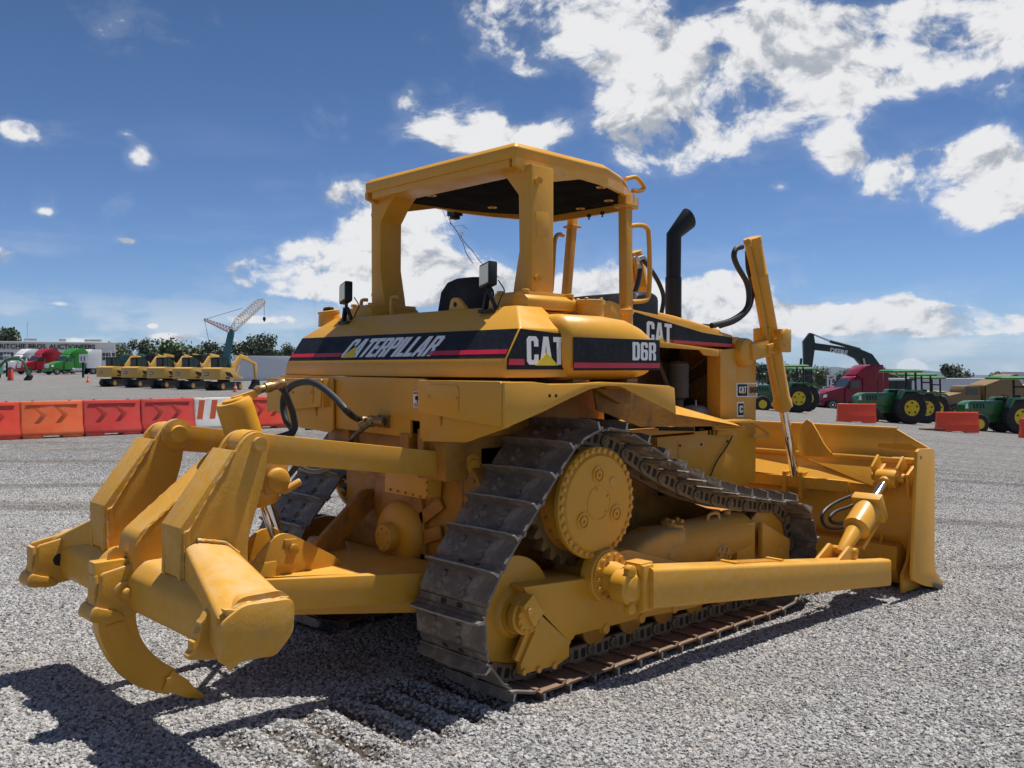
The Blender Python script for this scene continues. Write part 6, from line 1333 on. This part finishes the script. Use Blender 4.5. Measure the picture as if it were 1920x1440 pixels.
# ---------------------------------------------------------------- crane
t = empty('lattice_crane', 'teal and orange lattice crane with raised jib behind the excavators', 'crane'); TEAL = mat('teal crane paint', (.03, .13, .15), .5, var=.15); LAT = mat('orange white lattice', (.75, .60, .46), .6)
Dc = 190; Sc = Dc/1723
def cp(u, v): return Vector(((u-430)*Sc, 0, 1.8-(v-690.7)*Sc))
q = MB(); q.bar(cp(422, 705), cp(426, 670), 1.5, 1.5, w1=1.5, h1=1.5); q.bar(cp(424, 672), cp(434, 624), 1.3, 1.3, w1=1.15, h1=1.15); q.bar(cp(434, 624), cp(437, 618), .9, .9); part(q, 'tower', TEAL, t, bevel=.1)
def lattice(name, a, b, w0, w1, n, m, par=t):
    a, b = Vector(a), Vector(b); u_, v_ = frame(b-a, (0, 1, 0)); q = MB()
    P = lambda k, i, j: a.lerp(b, k/n)+(u_*i+v_*j)*((w0+(w1-w0)*k/n)/2)
    for i, j in ((-1, -1), (1, -1), (1, 1), (-1, 1)): q.bar(P(0, i, j), P(n, i, j), .10, .10)
    for k in range(n):
        for (i, j, i2, j2) in ((-1, -1, 1, -1), (1, -1, 1, 1), (1, 1, -1, 1), (-1, 1, -1, -1)): q.bar(P(k, i, j), P(k+1, i2, j2), .08, .08); q.bar(P(k+1, i, j), P(k+1, i2, j2), .07, .07)
    o = part(q, name, m, par, smooth=0); o['kind'] = 'stuff'
lattice('jib', cp(436, 620), cp(450, 602), 1.0, 1.6, 2, LAT); lattice('jib', cp(450, 602), cp(488, 568), 1.6, 1.5, 9, LAT); lattice('jib', cp(488, 568), cp(497, 563), 1.5, .6, 2, LAT); lattice('back_mast', cp(435, 620), cp(384, 599), 1.2, .4, 9, mat('orange lattice', (.55, .22, .12), .5))
for i, (a, b) in enumerate(((cp(384, 599), cp(394, 650)), (cp(496, 565), cp(496, 592)), (cp(384, 599), cp(455, 578)))):
    q = MB(); q.cyl(a, b, .045, 5); part(q, 'cable', CABG, t)
for c in (cp(395, 652), cp(496, 594)): q = MB(); q.lathe(c, (0, 0, -1), [(0, .2), (.5, .35), (1.0, .1)], 8); part(q, 'hook_block', CABG, t)
q = MB(); q.box(-3.5, 3.5, -1.5, 1.5, 0, 2.2); part(q, 'carrier', TEAL, t, bevel=.1)
x, y = XY(Dc, (430-960)/1723*Dc); t.location = (x, y, 0); t.rotation_euler = (0, 0, math.atan2(RY, RX))
# ---------------------------------------------------------------- auction building
Db = 176; Sb = Db/1723
bl = empty('auction_building', 'long white single storey building with dark lettering along its roof edge', 'building')
wx0, wx1 = -22., 18.6
BW = mat('white wall', (.80, .78, .73), .8, var=.05); BD = mat('dark window', (.05, .06, .07), .2)
q = MB(); q.box(wx0, wx1, 0, 30, 0, 5.35); part(q, 'wall', BW, bl)
q = MB(); q.box(wx0-.3, wx1+.3, -.35, 30.3, 5.35, 5.6); q.box(wx0-.3, wx1+.3, -.30, 0, 3.9, 4.1); part(q, 'roof_edge', BW, bl, bevel=.03)
for k in range(14):
    x = wx0+1.2+k*2.85; f_ = MB(); f_.box(x, x+2.2, -.06, -.0, 2.2, 3.6); w_ = part(f_, 'window', BD, bl)
    g_ = MB()
    for j in range(1, 4): g_ = MB(); g_.box(x+j*.55-.04, x+j*.55+.04, -.10, -.06, 2.2, 3.6); part(g_, 'glazing_bar', BW, w_)
    g_ = MB(); g_.box(x, x+2.2, -.10, -.06, 2.86, 2.94); part(g_, 'glazing_bar', BW, w_)
text_mesh('sign_lettering', 'RITCHIE BROS. AUCTIONEERS', 1.18, BLACKP, bl, Matrix.Translation((-.9, -.38, 4.30)) @ RX90, .03, .03, 1.0)
for x, w_ in ((3, 2.2), (13.5, 3.0), (9, 1.2)): q = MB(); q.box(x, x+w_, 6, 8, 5.6, 6.3); part(q, 'roof_unit', STEEL, bl, bevel=.05)
q = MB(); q.cyl((3.6, 6, 5.6), (3.6, 6, 9.5), .06, 6); part(q, 'mast', STEEL, bl)
x, y = XY(Db-8, (10-960)/1723*(Db-8)); bl.location = (x, y, terrain(150, -70)+.1); bl.rotation_euler = (0, 0, math.atan2(RY, RX)+.48)
# ---------------------------------------------------------------- trees
LEAF = [mat('olive leaves', (.085, .11, .05), .6, var=.45, vscale=.8), mat('dark leaves', (.055, .08, .04), .6, var=.45, vscale=.8), mat('green leaves', (.075, .12, .04), .6, var=.45, vscale=.8)]; BARK = mat('bark', (.09, .065, .045), .9)
def tree(name, label, u, D, H, Wd, seed, li=0, n=900, airy=.5, base=.25):
    rnd = random.Random(seed); t = empty(name, label, 'tree'); q = MB()
    lean = rnd.uniform(-.1, .1)
    q.tube([(0, 0, -1.), (lean*.3*H, 0, H*.3), (lean*H*.6, .1, H*.62)], lambda s: .028*H*(1-.7*s), 8, sub=3); tk = part(q, 'trunk', BARK, t)
    lobes = []
    for k in range(9):
        a = rnd.uniform(0, 2*pi); rr = Wd/2*rnd.uniform(.15, .75); z = H*rnd.uniform(base+.12, .86); s = (1-.35*abs(z/H-.55))
        c = Vector((rr*cos(a)*s+lean*H*.5, rr*sin(a)*s, z)); lobes.append((c, Wd*rnd.uniform(.16, .27)))
        b = MB(); b.tube([(lean*H*.4, 0, H*.35), c], .009*H, 5, sub=1); part(b, 'limb', BARK, t)
    q = MB()
    for k in range(n):
        c, r_ = rnd.choice(lobes); d = Vector((rnd.gauss(0, 1), rnd.gauss(0, 1), rnd.gauss(0, .8))).normalized(); p = c+d*r_*(rnd.random()**.35)*rnd.uniform(.8, 1.2)
        s = Wd*.030*rnd.uniform(.5, 1.5); a = Vector((rnd.gauss(0, 1), rnd.gauss(0, 1), rnd.gauss(0, 1))).normalized(); b = a.cross(Vector((rnd.gauss(0, 1), rnd.gauss(0, 1), rnd.gauss(0, 1)))).normalized()
        q.raw([p+a*s, p+b*s*.8, p-a*s*.9, p-b*s], [(0, 1, 2, 3)])
    o = part(q, 'crown', LEAF[li], t, fix=False, smooth=0); o['kind'] = 'stuff'
    x, y = XY(D, (u-960)/1723*D); t.location = (x, y, max(gz(x, y), -9)); t['group'] = 'trees beyond the yard'; return t
TR = [(15, 215, 10.5, 9, 'broad tree above the left end of the building roof', 1), (185, 205, 6.5, 5.5, 'small round tree right of the building sign', 1), (206, 200, 6, 7.5, 'low bushy tree behind the white cab', 0), (231, 205, 7.2, 5, 'narrow tree between two excavator cabs', 1), (266, 210, 7.5, 7, 'round dense tree behind the second excavator', 1),
      (291, 215, 5.2, 5, 'small low tree behind the third excavator', 2), (335, 240, 6.5, 14, 'wide flat topped tree behind the fourth excavator', 2), (365, 235, 6, 9, 'low spreading tree left of the teal crane tower', 0), (392, 220, 6.5, 9, 'dark tree touching the crane tower on its left', 1), (410, 215, 6.4, 8, 'dark tree right behind the crane tower', 1), (455, 215, 6.6, 9, 'medium tree right of the crane tower', 0),
      (478, 205, 6.6, 7, 'tree joined to the tall one under the jib', 1), (497, 200, 8.2, 8, 'tallest dark tree under the tip of the crane jib', 1), (516, 230, 5, 6, 'low pale tree left of the fuel tank', 0), (545, 190, 6.0, 5, 'dark tree half hidden by the tank corner', 1)]
for k, (u, D, H, Wd, l, li) in enumerate(TR): tree('broadleaf_tree', l, u, D, H, Wd, 20+k, li, 2000)
TR2 = [(1430, 200, 679, 6, 'tall tree left of the lift cylinder', 1), (1458, 190, 682, 6, 'broad tree behind the lift cylinder rod', 1), (1492, 205, 694, 8, 'olive tree left of the raised excavator arm', 0), (1533, 180, 688, 4.6, 'tree right of the raised excavator arm', 0), (1553, 175, 696, 2.0, 'slim dark tree beside the speed sign', 1), (1582, 170, 686, 3.8, 'round tree behind the cab of the deep red truck', 1), (1668, 190, 703, 6, 'low olive tree behind the red truck sleeper', 0), (1786, 165, 680, 4.8, 'dense round tree rising above the grey trailer', 1), (1863, 190, 693, 3.6, 'tree top behind the dump truck body', 0), (1405, 210, 690, 6, 'dark tree behind the radiator guard edge', 1)]
for k, (u, D, H, Wd, l, li) in enumerate(TR2):
    H = (742-H)/1723*D; Wd *= 1.15
    t = tree('broadleaf_tree', l, u, D, H, Wd, 60+k, li, 2600); t.location.z = 1.8-(742-690.7)/1723*D-.5*0
# far shrub line
def shrubs():
    rnd = random.Random(5); q = MB()
    for k in range(9000):
        u = rnd.uniform(-300, 2200); D = rnd.uniform(205, 300); x, y = XY(D, (u-960)/1723*D); z0 = max(gz(x, y), -14)
        hgt = (1.6+2.2*vnoise(u*.02, 3.))*rnd.random(); p = Vector((x, y, z0+hgt)); s = rnd.uniform(.25, .6)
        a = Vector((rnd.gauss(0, 1), rnd.gauss(0, 1), rnd.gauss(0, 1))).normalized(); b = a.cross(Vector((rnd.gauss(0, 1), rnd.gauss(0, 1), rnd.gauss(0, 1)))).normalized()
        q.raw([p+a*s, p+b*s, p-a*s, p-b*s], [(0, 1, 2, 3)])
    o = part(q, 'far_scrub', LEAF[0], None, fix=False, smooth=0); tag(o, 'low scrub and hedges along the far side of the yard', 'scrub', kind='stuff')
shrubs()
# hills
HM = mat('hill slopes', (.04, .055, .045), .95, var=.3, vscale=.0012, dirt=(.08, .075, .05), dirtamt=.6, dscale=.0018)
def hills():
    q = MB(); rows = []; D0 = 4200
    ridge = [(900, 700), (1200, 699), (1400, 692), (1480, 691), (1540, 690), (1562, 687), (1590, 690), (1612, 685.5), (1640, 688), (1680, 691), (1720, 693), (1780, 697), (1840, 702), (1900, 706), (2100, 700), (2500, 690), (3200, 680)]
    def rv(u):
        for (a, va), (b, vb) in zip(ridge, ridge[1:]):
            if u <= b: return va+(vb-va)*sst(0, 1, (u-a)/(b-a))
        return ridge[-1][1]
    us = [900+k*12 for k in range(192)]
    for j in range(14):
        s = j/13; D = D0+5000*s; row = []
        for u in us:
            zr = 1.8+(690.7-rv(u)-1.2*vnoise(u*.03, 1)-.5*vnoise(u*.11, 2))*9200/1723
            z = -260+(zr+260)*s**.8+40*(vnoise(u*.02+j*.7, j*.8)-.5)*(1-s)*s*4; x, y = XY(D, (u-960)/1723*D); row.append((x, y, z))
        rows.append(row)
    for r_ in rows: q.v += r_
    n = len(us); q.f = [(i*n+j, i*n+j+1, (i+1)*n+j+1, (i+1)*n+j) for i in range(13) for j in range(n-1)]; q.m = [0]*len(q.f)
    o = q.build('hills', HM, None, fix=True, smooth=180); tag(o, kind='structure')
hills()
# ---------------------------------------------------------------- air
if HAZE:
    hm = bpy.data.materials.new('pale haze'); hm.use_nodes = True; n = hm.node_tree.nodes; n.clear(); o_ = n.new('ShaderNodeOutputMaterial'); v_ = n.new('ShaderNodeVolumePrincipled'); v_.inputs['Color'].default_value = (.42, .66, 1, 1); v_.inputs['Density'].default_value = HAZE; hm.node_tree.links.new(v_.outputs[0], o_.inputs['Volume'])
    q = MB(); q.box(-14500, 14500, -14500, 14500, -420, 150); o = part(q, 'haze', hm, None, smooth=0); tag(o, kind='stuff')
